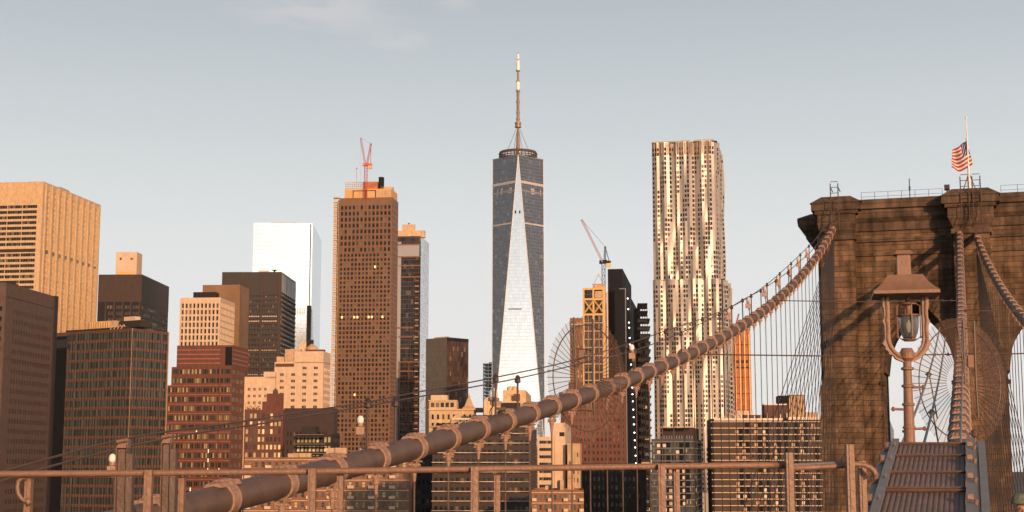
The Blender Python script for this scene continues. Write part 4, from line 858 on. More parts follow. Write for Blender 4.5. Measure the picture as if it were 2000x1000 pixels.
# black tower with work lights and slab floors
L, c, Rr, K, z = foot((1216,525), 1187, 1233, 1000, 8); B = Bld('tower_under_construction', 'black netted tower with a vertical string of white work lights', 'tower under construction', base_of(L, Rr))
blk(B, 'core', M['blackclad'], L, c, Rr, K, 0, 1, 0, 1, GROUND, z)
L2, c2, R2, K2, z2 = foot((1222,563), 1200, 1246, 990, 8); blk(B, 'lower_core', M['blackclad'], L2, c2, R2, K2, 0, 1, 0, 1, GROUND, z2)
f, Ln = B.onface(c2, R2)
for a in (0, Ln*.33, Ln*.66, Ln-.4): f('net_seam', M['greysteel'], a, a+.25, GROUND, z2, 0, .1)
f, Ln = B.onface(L2, c2)
f('net_seam', M['greysteel'], Ln-.5, Ln, GROUND, z2, 0, .12); f('net_seam', M['greysteel'], Ln*.45, Ln, z2-.6, z2, 0, .1)
L3_, c3, R3, K3, z3 = foot((1268,592), 1245, 1272, 1000, 4); rnd = random.Random(5)
nfl = int((z3-GROUND)/5.2); blk(B, 'core', M['blackclad'], L3_, c3, R3, K3, -.3, .25, .3, .9, GROUND, z3-3); blk(B, 'core', M['blackclad'], L3_, c3, R3, K3, .1, .97, .35, .95, GROUND, z3-22)
for j in range(nfl):
    zz = z3-5.2*j; w1 = 1+.08*min(1, j/4); blk(B, 'floor_slab', M['blackclad'], L3_, c3, R3, K3, 0, w1*(.85 if j < 2 else 1), 0, 1, zz-.9, zz)
    for k in range(4): blk(B, 'column', M['darkconc'], L3_, c3, R3, K3, .2+.2*k, .24+.2*k, .05, .2, zz-5.2, zz-.9)
    if j > 12: blk(B, 'floor_edge', G['warm'], L3_, c3, R3, K3, .1+.5*rnd.random(), .5+.5*rnd.random(), .02, .04, zz-3.5, zz-1.6)
    if j > 1:
        for k in range(5):
            if rnd.random() < .85: blk(B, 'safety_net', M['darkconc'], L3_, c3, R3, K3, .2*k, .2*k+.16, 0, .05, zz-3.4+rnd.random(), zz-.9)
wl = emit('white_work_light', (.9,.97,1), 5); L2v = Vector(c2)
for y in (583,604,630,640,660,673,682,712,728,742,757,770,784,800,815,829,845,860,874,890,905,920,936):
    p = P(1226+(y-583)*.05, y, 984); B.part('work_light', wl).lathe([(.15,-.4),(.45,-.2),(.45,.2),(.15,.4)], (p.x,p.y,p.z), 8)
B.finish()
# dark mass below the black tower, its shade put into the concrete colour
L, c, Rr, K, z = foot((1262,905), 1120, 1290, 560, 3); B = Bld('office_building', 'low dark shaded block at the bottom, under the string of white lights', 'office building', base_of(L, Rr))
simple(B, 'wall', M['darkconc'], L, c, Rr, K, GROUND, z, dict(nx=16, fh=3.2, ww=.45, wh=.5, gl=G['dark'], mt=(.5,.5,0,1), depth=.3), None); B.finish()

# rippling steel tower
D = 1027
gst = mat('rippled_stainless_panels', (.42,.38,.345), .45, metal=.45, var=.12, scale=.12, streak=.06)
L, c, Rr, K, z = foot((1394,275), 1273, 1407, D, 12); B = Bld('rippled_skyscraper', 'tall silver and gold tower whose steel face ripples in vertical folds', 'skyscraper', base_of(L, Rr))
B.frame = M['greysteel']
z_step = yz(1340, 545, D); z_low = yz(1340, 660, D)
def ripple(s_, z_, seed):
    v = 0
    for k, (wl_, am) in enumerate(((15.0,1.3),(8.2,1.0),(4.6,.5))):
        ph = seed*1.7+k*2.1 + 1.5*math.sin(z_/(34+9*k)+seed+k)+.5*math.sin(z_/(14+4*k)+k*1.3+seed)
        t = (s_/wl_+ph/6.283) % 1.0
        v += am*(4*abs(t-.5)-1)
    return v
def rip_face(p0, p1, z0, z1, seed, out=0.0, name='rippled_wall'):
    p0, p1 = Vector(p0), Vector(p1); Ln = (p1-p0).length; u = (p1-p0)/Ln; n_ = Vector((u.y,-u.x,0)); nx = max(4, int(round(Ln/1.75))); nz = max(2, int(round((z1-z0)/3.35))); fh = (z1-z0)/nz; cwid = Ln/nx
    mb = B.part(name, gst)
    def env(a): return min(1, a/3, (Ln-a)/3)
    def pt(a, z_, o=0): q = p0+u*a+n_*(out+env(a)*(ripple(a, z_, seed)+1.5)+o); return (q.x,q.y,z_)
    for j in range(nz):
        for i in range(nx):
            a0, a1 = i*cwid, (i+1)*cwid; y0, y1 = z0+j*fh, z0+(j+1)*fh
            P00, P10, P11, P01 = [Vector(pt(*q)) for q in ((a0,y0),(a1,y0),(a1,y1),(a0,y1))]
            if j < nz-1 and (int(i+seed+1.6*math.sin(j/11+i*.4)) % 4 in (0, 2)):
                def lerp(s2, t2): return P00*(1-s2)*(1-t2)+P10*s2*(1-t2)+P11*s2*t2+P01*(1-s2)*t2
                h = [lerp(.12,.20), lerp(.88,.20), lerp(.88,.84), lerp(.12,.84)]; nn = (P10-P00).cross(P01-P00).normalized()*-.30
                d_ = [q+nn for q in h]; oc = [P00,P10,P11,P01]
                for k in range(4):
                    k2 = (k+1)%4; mb.face([oc[k],oc[k2],h[k2],h[k]]); mb.face([h[k],h[k2],d_[k2],d_[k]])
                win.append((d_, (h[0]+h[2])/2))
            else: mb.face([P00,P10,P11,P01])
    return pt
win = []
rip_face(L, c, z_step, z, 1); rip_face(c, Rr, z_step, z, 2)
dR = (Vector(c)-Vector(L)).normalized(); dB = (Vector(Rr)-Vector(c)).normalized()
Ls, cs_, Rs = Vector(L)-dR*.3-dB*1.0, Vector(c)+dR*3.5-dB*1.0, Vector(Rr)+dR*3.5+dB*4
rip_face(Ls, cs_, GROUND+20, z_step, 3, .8); rip_face(cs_, Rs, GROUND+20, z_step, 4, .8)
for (a_, b_, c__, z0_, z1_) in ((L,c,Rr,z_step,z), (Ls,cs_,Rs,GROUND,z_step)):
    a_, b_, c__ = Vector(a_), Vector(b_), Vector(c__); k_ = a_+(c__-b_); bk = B.part('back_wall', gst)
    bk.face([(c__.x,c__.y,z0_),(k_.x,k_.y,z0_),(k_.x,k_.y,z1_),(c__.x,c__.y,z1_)]); bk.face([(k_.x,k_.y,z0_),(a_.x,a_.y,z0_),(a_.x,a_.y,z1_),(k_.x,k_.y,z1_)])
    o_ = (b_-a_).normalized(); q_ = (c__-b_).normalized(); B.part('roof', M['roofgrey']).face([(v.x,v.y,z1_-.4) for v in (a_-q_*2.2, b_-q_*2.2+o_*2.2, c__+o_*2.2, k_)])
    B.part('base_wall', gst).prism([(v.x,v.y) for v in (a_,b_,c__,k_)], z0_, min(z1_, GROUND+20.5)) if z0_ == GROUND else None
# open crown frames
f, Ln = B.onface(L, c)
for k in range(26): f('crown_louvre', M['ant'] if k % 3 == 0 else M['tan'], k*Ln/26+.3, k*Ln/26+.65, z-9, z-.6, 2.6, 3.2)
f('crown_beam', gst, 0, Ln*.62, z, z+.9, .5, 1.6); f('crown_beam', gst, Ln*.68, Ln, z, z+1.1, .3, 1.5)
win.sort(key=lambda w_: -w_[1].z)
gm = G['dark']
for i_, (d_, _) in enumerate(win[:100]):
    mb = MB(); mb.face(d_); o = mb.build('window', gm, B.root, B.off)
mb = MB()
for d_, _ in win[100:]: mb.face(d_)
o = mb.build('window', gm, B.root, B.off); o['kind'] = 'stuff'
B.finish()
# orange netted tower behind
L, c, Rr, K, z = foot((1465,636), 1431, 1471, 1150, 4); B = Bld('tower_under_renovation', 'orange netted tower right of the rippled tower, seen through the suspender ropes', 'tower under renovation', base_of(L, Rr))
blk(B, 'netting', M['netting'], L, c, Rr, K, 0, 1, 0, 1, GROUND, z)
f, Ln = B.onface(L, c)
for k in range(4): f('scaffold', M['gold'], Ln*(.08+.27*k), Ln*(.08+.27*k)+.8, GROUND, z-1, 0, .8)
for j in range(26): f('scaffold', M['brickred'] if j % 3 == 0 else M['netting'], 0, Ln, z-2.5-j*4.2, z-1.9-j*4.2, 0, .6)
for j in (5, 6): f('recess', M['brickmauve'], Ln*.1, Ln*.9, z-8-j*4.2, z-5.8-j*4.2, 0, .4)
f('crown', M['cream2'], -.5, Ln+.5, yz(1450,812,1150)-2, yz(1450,802,1150), 0, 1.2); f('crown', M['tan'], .5, Ln-.5, z-.3, z+1.6, -2, .2)
B.finish()
base = P(1437, 640, 1170); base.z = z-1
cr = empty('tower_crane', base, 'tiny red crane jib poking up above the main cable by the rippled tower', 'crane'); mb = MB()
lattice(mb, (base.x,base.y,base.z), (base.x,base.y,base.z+4), 1, 4, .15); mb.build('mast', M['redpaint'], cr, base); mb = MB(); j0 = Vector((base.x,base.y,base.z+3)); j1 = P(1443,613,1170); j1.y = base.y; lattice(mb, j0, j1, .8, 6, .18); mb.build('jib', M['redpaint'], cr, base)
# dark apartments with ledges and the wide brown slab
def balc(B, p0, p1, z, fh, cols, ledge_m, seed, n=26, dim=1):
    f, Ln = B.onface(p0, p1); rnd = random.Random(seed)
    for j in range(n):
        zz = z-.9-fh*j
        if zz < GROUND+1: break
        f('ledge', ledge_m, 0, Ln, zz-.13, zz+.13, 0, .45)
        for a in cols:
            if rnd.random() < .45: f('balcony', M['white'] if rnd.random() < .35 else M['tan'], Ln*a, Ln*a+1.0, zz-1.7, zz-.7, -.15, .1)
            if rnd.random() < .8: f('balcony_recess', M['blackclad'], Ln*a+1.05, Ln*a+2.3, zz-2.0, zz-.2, -.1, .06)
L, c, Rr, K, z = foot((1352,857), 1272, 1370, 470, 12); B = Bld('apartment_building', 'dark slate apartment block with thin grey floor lines below the rippled tower', 'apartment building', base_of(L, Rr))
slate = mat('slate_brick', (.05,.05,.055), .7)
simple(B, 'wall', slate, L, c, Rr, K, GROUND, z, dict(nx=12, fh=2.0, ww=.4, wh=.55, gl=G['mixed'], mt=(.3,.3,0,.6), depth=.2), dict(nx=4, fh=2.0, ww=.4, wh=.5, gl=G['dark'], mt=(.3,.3,0,.6), depth=.2))
balc(B, L, c, z, 2.0, (.14,.28,.42,.60,.75), M['greysteel'], 4); balc(B, c, Rr, z, 2.0, (.3,), M['greysteel'], 5)
blk(B, 'penthouse', M['brickmauve'], L, c, Rr, K, .22, .98, .2, .8, z, z+3.6); f, Ln = B.onface(L, c); f('penthouse_trim', M['cream2'], Ln*.22, Ln*.98, z+3.6, z+3.9, -5, -1.6)
for k in range(12): f('railing', M['greysteel'], Ln*.3+k*.8, Ln*.3+k*.8+.3, z, z+1, -.5, -.3)
B.finish()
L, c, Rr, K, z = foot((1606,818), 1388, -16, 480, 3); B = Bld('apartment_building', 'very wide brown brick slab with pale floor lines, seen through the net of ropes', 'apartment building', base_of(L, Rr))
brn = mat('umber_brick', (.060,.036,.027), .8, streak=.1)
simple(B, 'wall', brn, L, c, Rr, K, GROUND, z, dict(nx=30, fh=2.05, ww=.5, wh=.5, gl=G['dark'], mt=(3,.3,0,.6), depth=.2, skip=lambda i,j,nx,nz: i%30 not in (6,7,9,12,13,15,20,21,22,24,26,28)), None)
balc(B, L, c, z, 2.05, (.22,.28,.39,.46,.56,.72,.80,.90), M['cream2'], 6)
f, Ln = B.onface(L, c); f('recess', M['blackclad'], 0, Ln*.025, GROUND, z, 0, .35); f('recess', M['blackclad'], Ln*.655, Ln*.685, GROUND, z, 0, .35)
f('parapet', M['white'], Ln*.03, Ln*.65, z-.5, z+.2, 0, .4); f('parapet', M['white'], Ln*.69, Ln, z-.3, z+.6, 0, .5)
blk(B, 'bulkhead', M['brickbrown'], L, c, Rr, K, .49, .70, .1, .5, z, z+4.5); blk(B, 'bulkhead_trim', M['white'], L, c, Rr, K, .485, .705, .09, .52, z+4.5, z+4.9)
blk(B, 'roof_plant', M['brickbrown'], L, c, Rr, K, .30, .48, .2, .5, z, z+1.4)
for k in range(16): q = Vector(L)+(Vector(c)-Vector(L))*(.05+.058*k); B.part('roof_vent', M['white']).box(q.x-.12, q.x+.12, q.y+.5, q.y+.8, z, z+1.1+.4*(k%3))
tr = B.part('roof_frame', M['tan'])
for a in (.12, .2): q = Vector(L)+(Vector(c)-Vector(L))*a+Vector((0,2,0)); tr.bar((q.x,q.y,z), (q.x+1.6,q.y,z+2.4), .2); tr.bar((q.x+3.2,q.y,z), (q.x+1.6,q.y,z+2.4), .2)
B.finish()
L, c, Rr, K, z = foot((1571,771), 1520, -12, 640, 5); B = Bld('office_building', 'small ribbed orange block with a dark left end above the wide brown slab', 'office building', base_of(L, Rr))
blk(B, 'wall', M['brickorange'], L, c, Rr, K, .4, 1, 0, 1, GROUND, z); blk(B, 'dark_end', M['blackclad'], L, c, Rr, K, 0, .4, 0, 1, GROUND, z-.3)
f, Ln = B.onface(L, c)
for k in range(9): f('pilaster', M['cream'], Ln*(.41+.065*k), Ln*(.41+.065*k)+.35, GROUND, z-.5, 0, .4)
blk(B, 'lower_wing', M['tan'], L, c, Rr, K, 1.05, 1.5, 0, .8, GROUND, z-7.5); B.finish()

# ------------------------------------------------------------------ bridge: cable profile and stone tower
KX, XV = 61100.0, 1945.0
_px = [(400,985),(480,965),(600,935),(700,905),(800,878),(900,850),(1000,818),(1100,787),(1200,752),(1300,712),(1400,665),(1500,602),(1560,550),(1600,500),(1625,465),(1640,437)]
_d = [KX/(XV-x) for x, y in _px]; _z = [P(x, y, d).z for (x, y), d in zip(_px, _d)]
_pf = np.polyfit(_d, _z, 4)
DT = 198.0
def zc(d):
    if d > DT: d = max(2*DT-d, 34)
    return float(np.polyval(_pf, max(d, 32)))+(min(0, (d-32))*.07)
def X1(d): return (XV-1000)/F*d-KX/F
def X2(d): return .3072*d-.45
def X3(d): return .2550*d+11.75 if d > 120 else .2550*120+11.75-(120-d)*.262
def cable_pt(X, d, dx=0, dz=0): return Vector((X(d)+dx, d, zc(d)+dz))

TA = -math.atan(.3057)     # tower turned so that its axis follows the bridge
e_u = Vector((math.cos(TA), math.sin(TA), 0)); e_v = Vector((-math.sin(TA), math.cos(TA), 0))
P0 = P(1905, 500, 195.2); P0.z = 0
stone = stone_mat('granite_and_limestone_blocks', ((.160,.102,.062), (.105,.068,.045)), 2.4, .72, (.060,.041,.029))
cop = stone_mat('coping_stone', ((.12,.08,.055), (.09,.062,.045)), 3.0, 1.2)
def uT(px):
    sx, _ = slopes(px, 500)      # ray in plan meets tower front plane
    # P0 + u*e_u = (sx*Y, Y)
    u_ = (sx*P0.y-P0.x)/(e_u.x-sx*e_u.y); return u_
def zT(py, px): u_ = uT(px); return P(px, py, P0.y+u_*e_u.y).z
troot = empty('bridge_tower', P0, 'massive brown stone bridge tower with pointed arches and a heavy cornice', 'bridge tower', rz=TA)
class TM(MB):
    def bld(s, name, m): o = s.build(name, m, troot); return o
uL = uT(1600); W_ = abs(uL); uL = -W_
zTop = zT(393, 1690); TH = 15.0
ua0, ua1 = uT(1716), uT(1862); upc = uT(1958); ucen = (ua1+upc)/2
uR = ucen+(ucen-uL); ub0, ub1 = upc, upc+(ua1-ua0)
zsp = zT(725, 1716); zap = zT(588, 1790)
def arch_z(t):      # t in -1..1 -> height above springing
    h = zap-zsp; wv = (ua1-ua0)/2; cc_ = (h*h-wv*wv)/(2*wv); Rr_ = wv+cc_; x_ = abs(t)*wv
    return math.sqrt(max(Rr_*Rr_-(x_+cc_)**2, 0))
wb = TM(); z0t = 3.0
def pier(a, b): wb.box(a, b, 0, TH, z0t, zsp)
wtop = zTop-1.5
pier(uL, ua0); pier(ua1, ub0); pier(ub1, uR)
for a, b in ((uL, ua0), (ua1, ub0), (ub1, uR)): wb.box(a, b, 0, TH, zsp, wtop)
NS = 24
for a0, a1 in ((ua0, ua1), (ub0, ub1)):
    for k in range(NS):
        t0, t1 = -1+2*k/NS, -1+2*(k+1)/NS; xa, xb = a0+(a1-a0)*k/NS, a0+(a1-a0)*(k+1)/NS; za, zb = zsp+arch_z(t0), zsp+arch_z(t1)
        wb.face([(xa,0,za),(xb,0,zb),(xb,0,wtop),(xa,0,wtop)]); wb.face([(xa,TH,wtop),(xb,TH,wtop),(xb,TH,zb),(xa,TH,za)]); wb.face([(xa,0,za),(xa,TH,za),(xb,TH,zb),(xb,0,zb)])
    wb.face([(a0,0,wtop),(a1,0,wtop),(a1,TH,wtop),(a0,TH,wtop)])
wb.bld('wall', stone)
# arch moulding: recessed dark ring step around the opening
am = TM()
for a0, a1 in ((ua0, ua1), (ub0, ub1)):
    cxm = (a0+a1)/2
    for k in range(NS):
        t0, t1 = -1+2*k/NS, -1+2*(k+1)/NS
        xa, xb = a0+(a1-a0)*k/NS, a0+(a1-a0)*(k+1)/NS; za, zb = zsp+arch_z(t0), zsp+arch_z(t1)
        f_ = .93; am.hexa([(cxm+(xa-cxm)*f_,3,za*f_+zsp*(1-f_)-.1),(cxm+(xb-cxm)*f_,3,zb*f_+zsp*(1-f_)-.1),(cxm+(xb-cxm)*f_,TH-3,zb*f_+zsp*(1-f_)-.1),(cxm+(xa-cxm)*f_,TH-3,za*f_+zsp*(1-f_)-.1),(xa,3,za+.02),(xb,3,zb+.02),(xb,TH-3,zb+.02),(xa,TH-3,za+.02)])
am.bld('arch_moulding', cop)
# buttresses (pilasters) on the front, with corbelled caps
def buttress(a, b, pr, cap0, cap1):
    m = TM(); zt_ = zTop-4.6
    m.box(a, b, -pr, .02, z0t, zt_); m.box(a-.0, b+.0, -pr-.0, .02, zt_, zt_+.02)
    m.box(a-.5, b+.5, -pr-.55, .02, z0t, zsp-2.2)                       # wider lower stage
    m.hexa([(a-.5,-pr-.55,zsp-2.2),(b+.5,-pr-.55,zsp-2.2),(b+.5,.02,zsp-2.2),(a-.5,.02,zsp-2.2),(a,-pr,zsp-1.0),(b,-pr,zsp-1.0),(b,.02,zsp-1.0),(a,.02,zsp-1.0)])
    m.bld('buttress', stone)
    c_ = TM()
    c_.hexa([(a,-pr,zt_),(b,-pr,zt_),(b,.5,zt_),(a,.5,zt_),(cap0,-pr-.7,zt_+1.3),(cap1,-pr-.7,zt_+1.3),(cap1,.5,zt_+1.3),(cap0,.5,zt_+1.3)])
    c_.box(cap0, cap1, -pr-.7, .5, zt_+1.3, zt_+2.6); c_.box(cap0-.35, cap1+.35, -pr-1.0, .5, zt_+2.6, zt_+3.1)
    c_.box(cap0-.75, cap1+.75, -pr-1.3, 1, zt_+3.1, zt_+4.1); 
    c_.hexa([(cap0-.9,-pr-1.45,zt_+4.1),(cap1+.9,-pr-1.45,zt_+4.1),(cap1+.9,3,zt_+4.1),(cap0-.9,3,zt_+4.1),(cap0+.6,-pr-.6,zt_+5.05),(cap1-.6,-pr-.6,zt_+5.05),(cap1-.6,2,zt_+5.05),(cap0+.6,2,zt_+5.05)])
    c_.bld('buttress_cap', cop)
bl0, bl1 = uL+.3, uT(1671); hwB = (bl1-bl0)/2
buttress(bl0, bl1, 1.7, bl0-.2, bl1+.3)
ubc = uT(1899); buttress(ubc-2.3, ubc+2.3, 2.7, ubc-2.9, ubc+2.9)
buttress(uR-(bl1-uL), uR-.3, 1.7, uR-(bl1-uL)-.3, uR-.1)
# string courses and cornice on the wall between
for a, b in ((bl1, ubc-2.3), (ubc+2.3, uR-(bl1-uL))):
    m = TM()
    for zz, h_, o_ in ((zT(463,1760),.55,.35),(zT(492,1760),.42,.28)): m.box(a, b, -o_, .02, zz-h_, zz)
    m.bld('string_course', cop)
    m = TM(); m.box(a, b, -.35, .02, zTop-4.2, zTop-3.1); m.box(a, b, -1.0, .02, zTop-2.5, zTop-1.3); m.hexa([(a,-.35,zTop-3.1),(b,-.35,zTop-3.1),(b,.02,zTop-3.1),(a,.02,zTop-3.1),(a,-1.0,zTop-2.5),(b,-1.0,zTop-2.5),(b,.02,zTop-2.5),(a,.02,zTop-2.5)]); m.box(a, b, -1.5, 1.0, zTop-1.3, zTop-.3); m.box(a, b, -1.3, 1.0, zTop-.3, zTop+.0)
    n_b = int((b-a)/1.15)
    m.bld('cornice', cop)
for zz in (zT(463,1640),): 
    for a, b, pr in ((bl0, bl1, 1.7), (ubc-2.3, ubc+2.3, 2.7)):
        m = TM(); m.box(a-.25, b+.25, -pr-.35, .02, zz-.7, zz); m.bld('string_course', cop)
m = TM(); m.box(uL-.2, uR+.2, .9, TH-.9, wtop, zTop-.2); m.bld('roof_slab', cop)
m = TM()
for zz, h_, o_ in ((zTop-4.2,1.1,.3),(zTop-2.5,1.2,1.0),(zTop-1.3,1.3,1.4)): m.box(uL-o_, uR+o_, TH-.02, TH+o_, zz, zz+h_)
m.bld('cornice', cop)
# side buttress at the left end, set back, with its own flared cap
for sgn, uu in ((-1, uL), (1, uR)):
    m = TM(); w1 = uu+sgn*.55
    def q2(a, b): return (min(a,b), max(a,b))
    zc_ = zTop-2.1
    m.box(*q2(uu-sgn*.02, w1), 4.2, TH-4.2, z0t, zc_-5.0)
    prof = [(0,zc_-5.0),(.25,zc_-4.0),(.9,zc_-3.0),(1.5,zc_-2.2),(1.5,zc_-1.6),(2.5,zc_-.5),(2.6,zc_+.1),(2.6,zc_+.6),(.8,zc_+1.3)]
    for k in range(len(prof)-1):
        (o0,za),(o1,zb) = prof[k], prof[k+1]; xa, xb = w1+sgn*o0, w1+sgn*o1
        A = [(uu-sgn*.02,4.2-o0*.5,za),(xa,4.2-o0*.5,za),(xa,TH-4.2+o0*.5,za),(uu-sgn*.02,TH-4.2+o0*.5,za),(uu-sgn*.02,4.2-o1*.5,zb),(xb,4.2-o1*.5,zb),(xb,TH-4.2+o1*.5,zb),(uu-sgn*.02,TH-4.2+o1*.5,zb)]
        if sgn < 0: A = [A[i] for i in (1,0,3,2,5,4,7,6)]
        m.hexa(A)
    m.bld('side_buttress', stone)
# impost ledge at the arch springing
m = TM()
for a in (ua0, ua1, ub0): m.box(a-.9 if a != ua0 else a-.35, a+.35 if a != ua1 else a+.35, -.25, 1.5, zT(745,1716)-.5, zT(745,1716))
m.bld('impost', cop)
# railing along the top, small mast, floodlight
def post_rail(a, b, y, z_, h_, n):
    m = MB(); 
    for k in range(n+1): x_ = a+(b-a)*k/n; m.bar((x_,y,z_), (x_,y,z_+h_), .04)
    for hh in (h_, h_*.5): m.bar((a,y,z_+hh), (b,y,z_+hh), .03)
    m.build('roof_railing', M['ropedark'], troot)
post_rail(bl1+1, ubc-3.5, .3, zTop, 1.25, 6); post_rail(ubc+4, uR-(bl1-uL), .3, zTop, 1.25, 6)
m = MB(); um = uT(1781); m.bar((um,1,zTop), (um,1,zTop+3.0), .09); m.box(um-.12, um+.12, .9, 1.1, zTop+1.4, zTop+1.9); m.build('antenna_mast', M['ropedark'], troot)
m = MB(); um = uT(1855); m.box(um-.35, um+.35, -.6, .1, zTop+.9, zTop+1.6); m.bar((um,0,zTop), (um,0,zTop+1), .12); m.build('floodlight', M['ropedark'], troot)
# maintenance ladder frames at the saddles
for ctr, n_ in ((uT(1638), 1), (uT(1889), 1), (uT(1912), 1)):
    m = MB(); hw_ = .5; zt0, zt1 = zTop-4.4, zTop+1.9
    for s_ in (-hw_, hw_): m.bar((ctr+s_,-4.2,zt0), (ctr+s_,-4.2,zt1), .10)
    for k in range(9): m.bar((ctr-hw_,-4.2,zt0+.3+k*.78), (ctr+hw_,-4.2,zt0+.3+k*.78), .06)
    for s_ in (-hw_, hw_): m.bar((ctr+s_,-4.2,zt1-.5), (ctr+s_,-.5,zt1-.5), .10)
    m.build('ladder_frame', M['rope'], troot)
for o in troot.children: pass
# flag and pole
fpos = P(1893, 372, 0.1); yF = P0.y+ubc*e_u.y+1.0
b_ = P(1893, 352, yF); t_ = P(1887, 233, yF); b_.z -= 2
fp_ = empty('flagpole', b_, 'thin white flagpole on top of the central buttress', 'flagpole')
m = MB(); m.tube([b_, b_+(t_-b_)*.5, t_], [.13,.11,.06], 8); m.lathe([(.05,0),(.16,.1),(.16,.25),(.04,.34)], t_, 8); m.build('pole', M['whitepaint'], fp_, b_)
m = MB(); m.tube([b_+Vector((-.12,0,0)), b_+(t_-b_)*.75+Vector((-.15,0,0))], .025, 4); m.build('halyard', M['ropedark'], fp_, b_)
m = MB(); [m.bar(b_+Vector((dx,0,-.3)), b_+Vector((0,0,3)), .1) for dx in (-1.2,1.2)]; m.build('brace', M['steelpaint'], fp_, b_)
H0, H1, F0, F1 = P(1888,276,yF), P(1900,321,yF), P(1860,296,yF), P(1857,331,yF)
m = MB(); NU, NV = 26, 26
def flag_pt(u_, v_):
    q_ = H0*(1-u_)*(1-v_)+F0*u_*(1-v_)+H1*(1-u_)*v_+F1*u_*v_
    q_ = q_+Vector((0, .28*math.sin(u_*9+v_*2.5)*u_**.6+.12*math.sin(v_*7+u_*4), 0))
    q_.z += -.55*math.sin(math.pi*u_)*v_*.8+.22*math.sin(u_*7+1)*u_-(.18*math.sin(math.pi*u_)*(1-v_))*-1
    return q_
for i in range(NU):
    for j in range(NV):
        st = int(j*13/NV); can = (i < NU*.42 and st < 7); col = 2 if can else (0 if st % 2 == 0 else 1)
        if can and (i*2+j*3) % 5 == 0 and 0 < i and 0 < j: col = 1
        m.face([flag_pt(i/NU,j/NV), flag_pt(i/NU,(j+1)/NV), flag_pt((i+1)/NU,(j+1)/NV), flag_pt((i+1)/NU,j/NV)], col)
fl = m.build('flag', [M['flagred'],M['flagwhite'],M['flagblue']], None, H0); sol = fl.modifiers.new('cloth', 'SOLIDIFY'); sol.thickness = .012
tag(fl, 'red and white striped flag with blue starred canton, flying at half mast', 'flag')

# ------------------------------------------------------------------ main cables
def make_cable(X, d0, d1, label, sp=3.3, beyond=70, rc=.405):
    pts = []; d = d0
    while d <= DT: pts.append(cable_pt(X, d)); d += 2.0
    base_ = pts[0].copy(); root = empty('main_cable', base_, label, 'bridge cable', 'main suspension cables')
    m = MB(); m.tube(pts, rc, 20); m.build('cable', M['cablepaint'], root, base_, smooth=True)
    if beyond:
        pts2 = [cable_pt(X, DT+16+k*3) for k in range(int(beyond/3))]; m = MB(); m.tube(pts2, rc, 10); m.build('cable', M['cablepaint'], root, base_, smooth=True)
    # clamp template: band around the cable, flanged joint on top, lugs below (local y along the cable)
    t = MB(); n = 24; wd = .15
    prof = [(rc, -wd-.10),(rc+.055, -wd-.10),(rc+.055,-wd),(rc+.025,-wd),(rc+.025,wd),(rc+.055,wd),(rc+.055,wd+.10),(rc,wd+.10)]
    prof = [(rc,-wd-.06),(rc+.06,-wd-.05),(rc+.045,-wd),(rc+.045,wd),(rc+.06,wd+.05),(rc,wd+.06)]
    for i in range(len(prof)-1):
        for k in range(n):
            a0, a1 = 2*math.pi*k/n, 2*math.pi*(k+1)/n; (r0,y0),(r1,y1) = prof[i], prof[i+1]
            t.face([(r0*math.cos(a0),y0,r0*math.sin(a0)),(r1*math.cos(a0),y1,r1*math.sin(a0)),(r1*math.cos(a1),y1,r1*math.sin(a1)),(r0*math.cos(a1),y0,r0*math.sin(a1))])
    rt_ = rc+.03
    for side in (-1, 1):
        x0, x1 = (.03,.085) if side > 0 else (-.085,-.03)
        t.box(x0*1.2, x1*1.2, -.26, .26, rt_-.02, rt_+.10)
    rb = random.Random(3)
    for k in range(9):                # rough lashed flange with bolts on top
        y_ = -.52+.12*k; t.hexa([(-.30+rb.uniform(-.04,.04),y_,rt_-.07),(.26+rb.uniform(-.04,.04),y_,rt_-.07),(.26,y_+.13,rt_-.07),(-.30,y_+.13,rt_-.07),(-.22,y_+.01,rt_+.03+rb.uniform(-.02,.03)),(.2,y_+.01,rt_+.03+rb.uniform(-.02,.03)),(.2,y_+.12,rt_+.03+rb.uniform(-.02,.03)),(-.22,y_+.12,rt_+.03+rb.uniform(-.02,.03))])
    for y_ in (-.18,0,.18): t.tube([(-.2,y_,rt_+.06),(.2,y_,rt_+.06)], .035, 6)
    lug = MB()
    for x_ in (-.10,.10): lug.box(x_-.03, x_+.03, -.12, .12, -rc-.34, -rc+.02)
    lug.tube([(-.20,0,-rc-.22),(.20,0,-rc-.22)], .05, 8); lug.tube([(-.24,-.06,-rc-.07),(.24,-.06,-rc-.07)], .04, 6); lug.tube([(-.24,.08,-rc-.09),(.24,.08,-rc-.09)], .035, 6)
    cl0 = None; d = d0+1.1; out_ = []
    ds_ = []
    while d < DT-1: ds_.append(d); d += sp
    for d in ds_:
        p = cable_pt(X, d); tg = (cable_pt(X, d+.5)-cable_pt(X, d-.5)).normalized()
        if cl0 is None:
            cl0 = t.build('clamp', M['clamppaint'], root); o = cl0; lo = lug.build('lug', M['clamppaint'], o); lm = lo.data
        else:
            o = bpy.data.objects.new('clamp', cl0.data); C.objects.link(o); o.parent = root
            lo = bpy.data.objects.new('lug', lm); C.objects.link(lo); lo.parent = o
        o.location = p-base_; xax = Vector((tg.y,-tg.x,0)).normalized(); zax = xax.cross(tg); o.matrix_local = Matrix.Translation(p-base_) @ Matrix((xax, tg, zax)).transposed().to_4x4()
        out_.append((d, p))
    # suspender ropes
    return root, out_
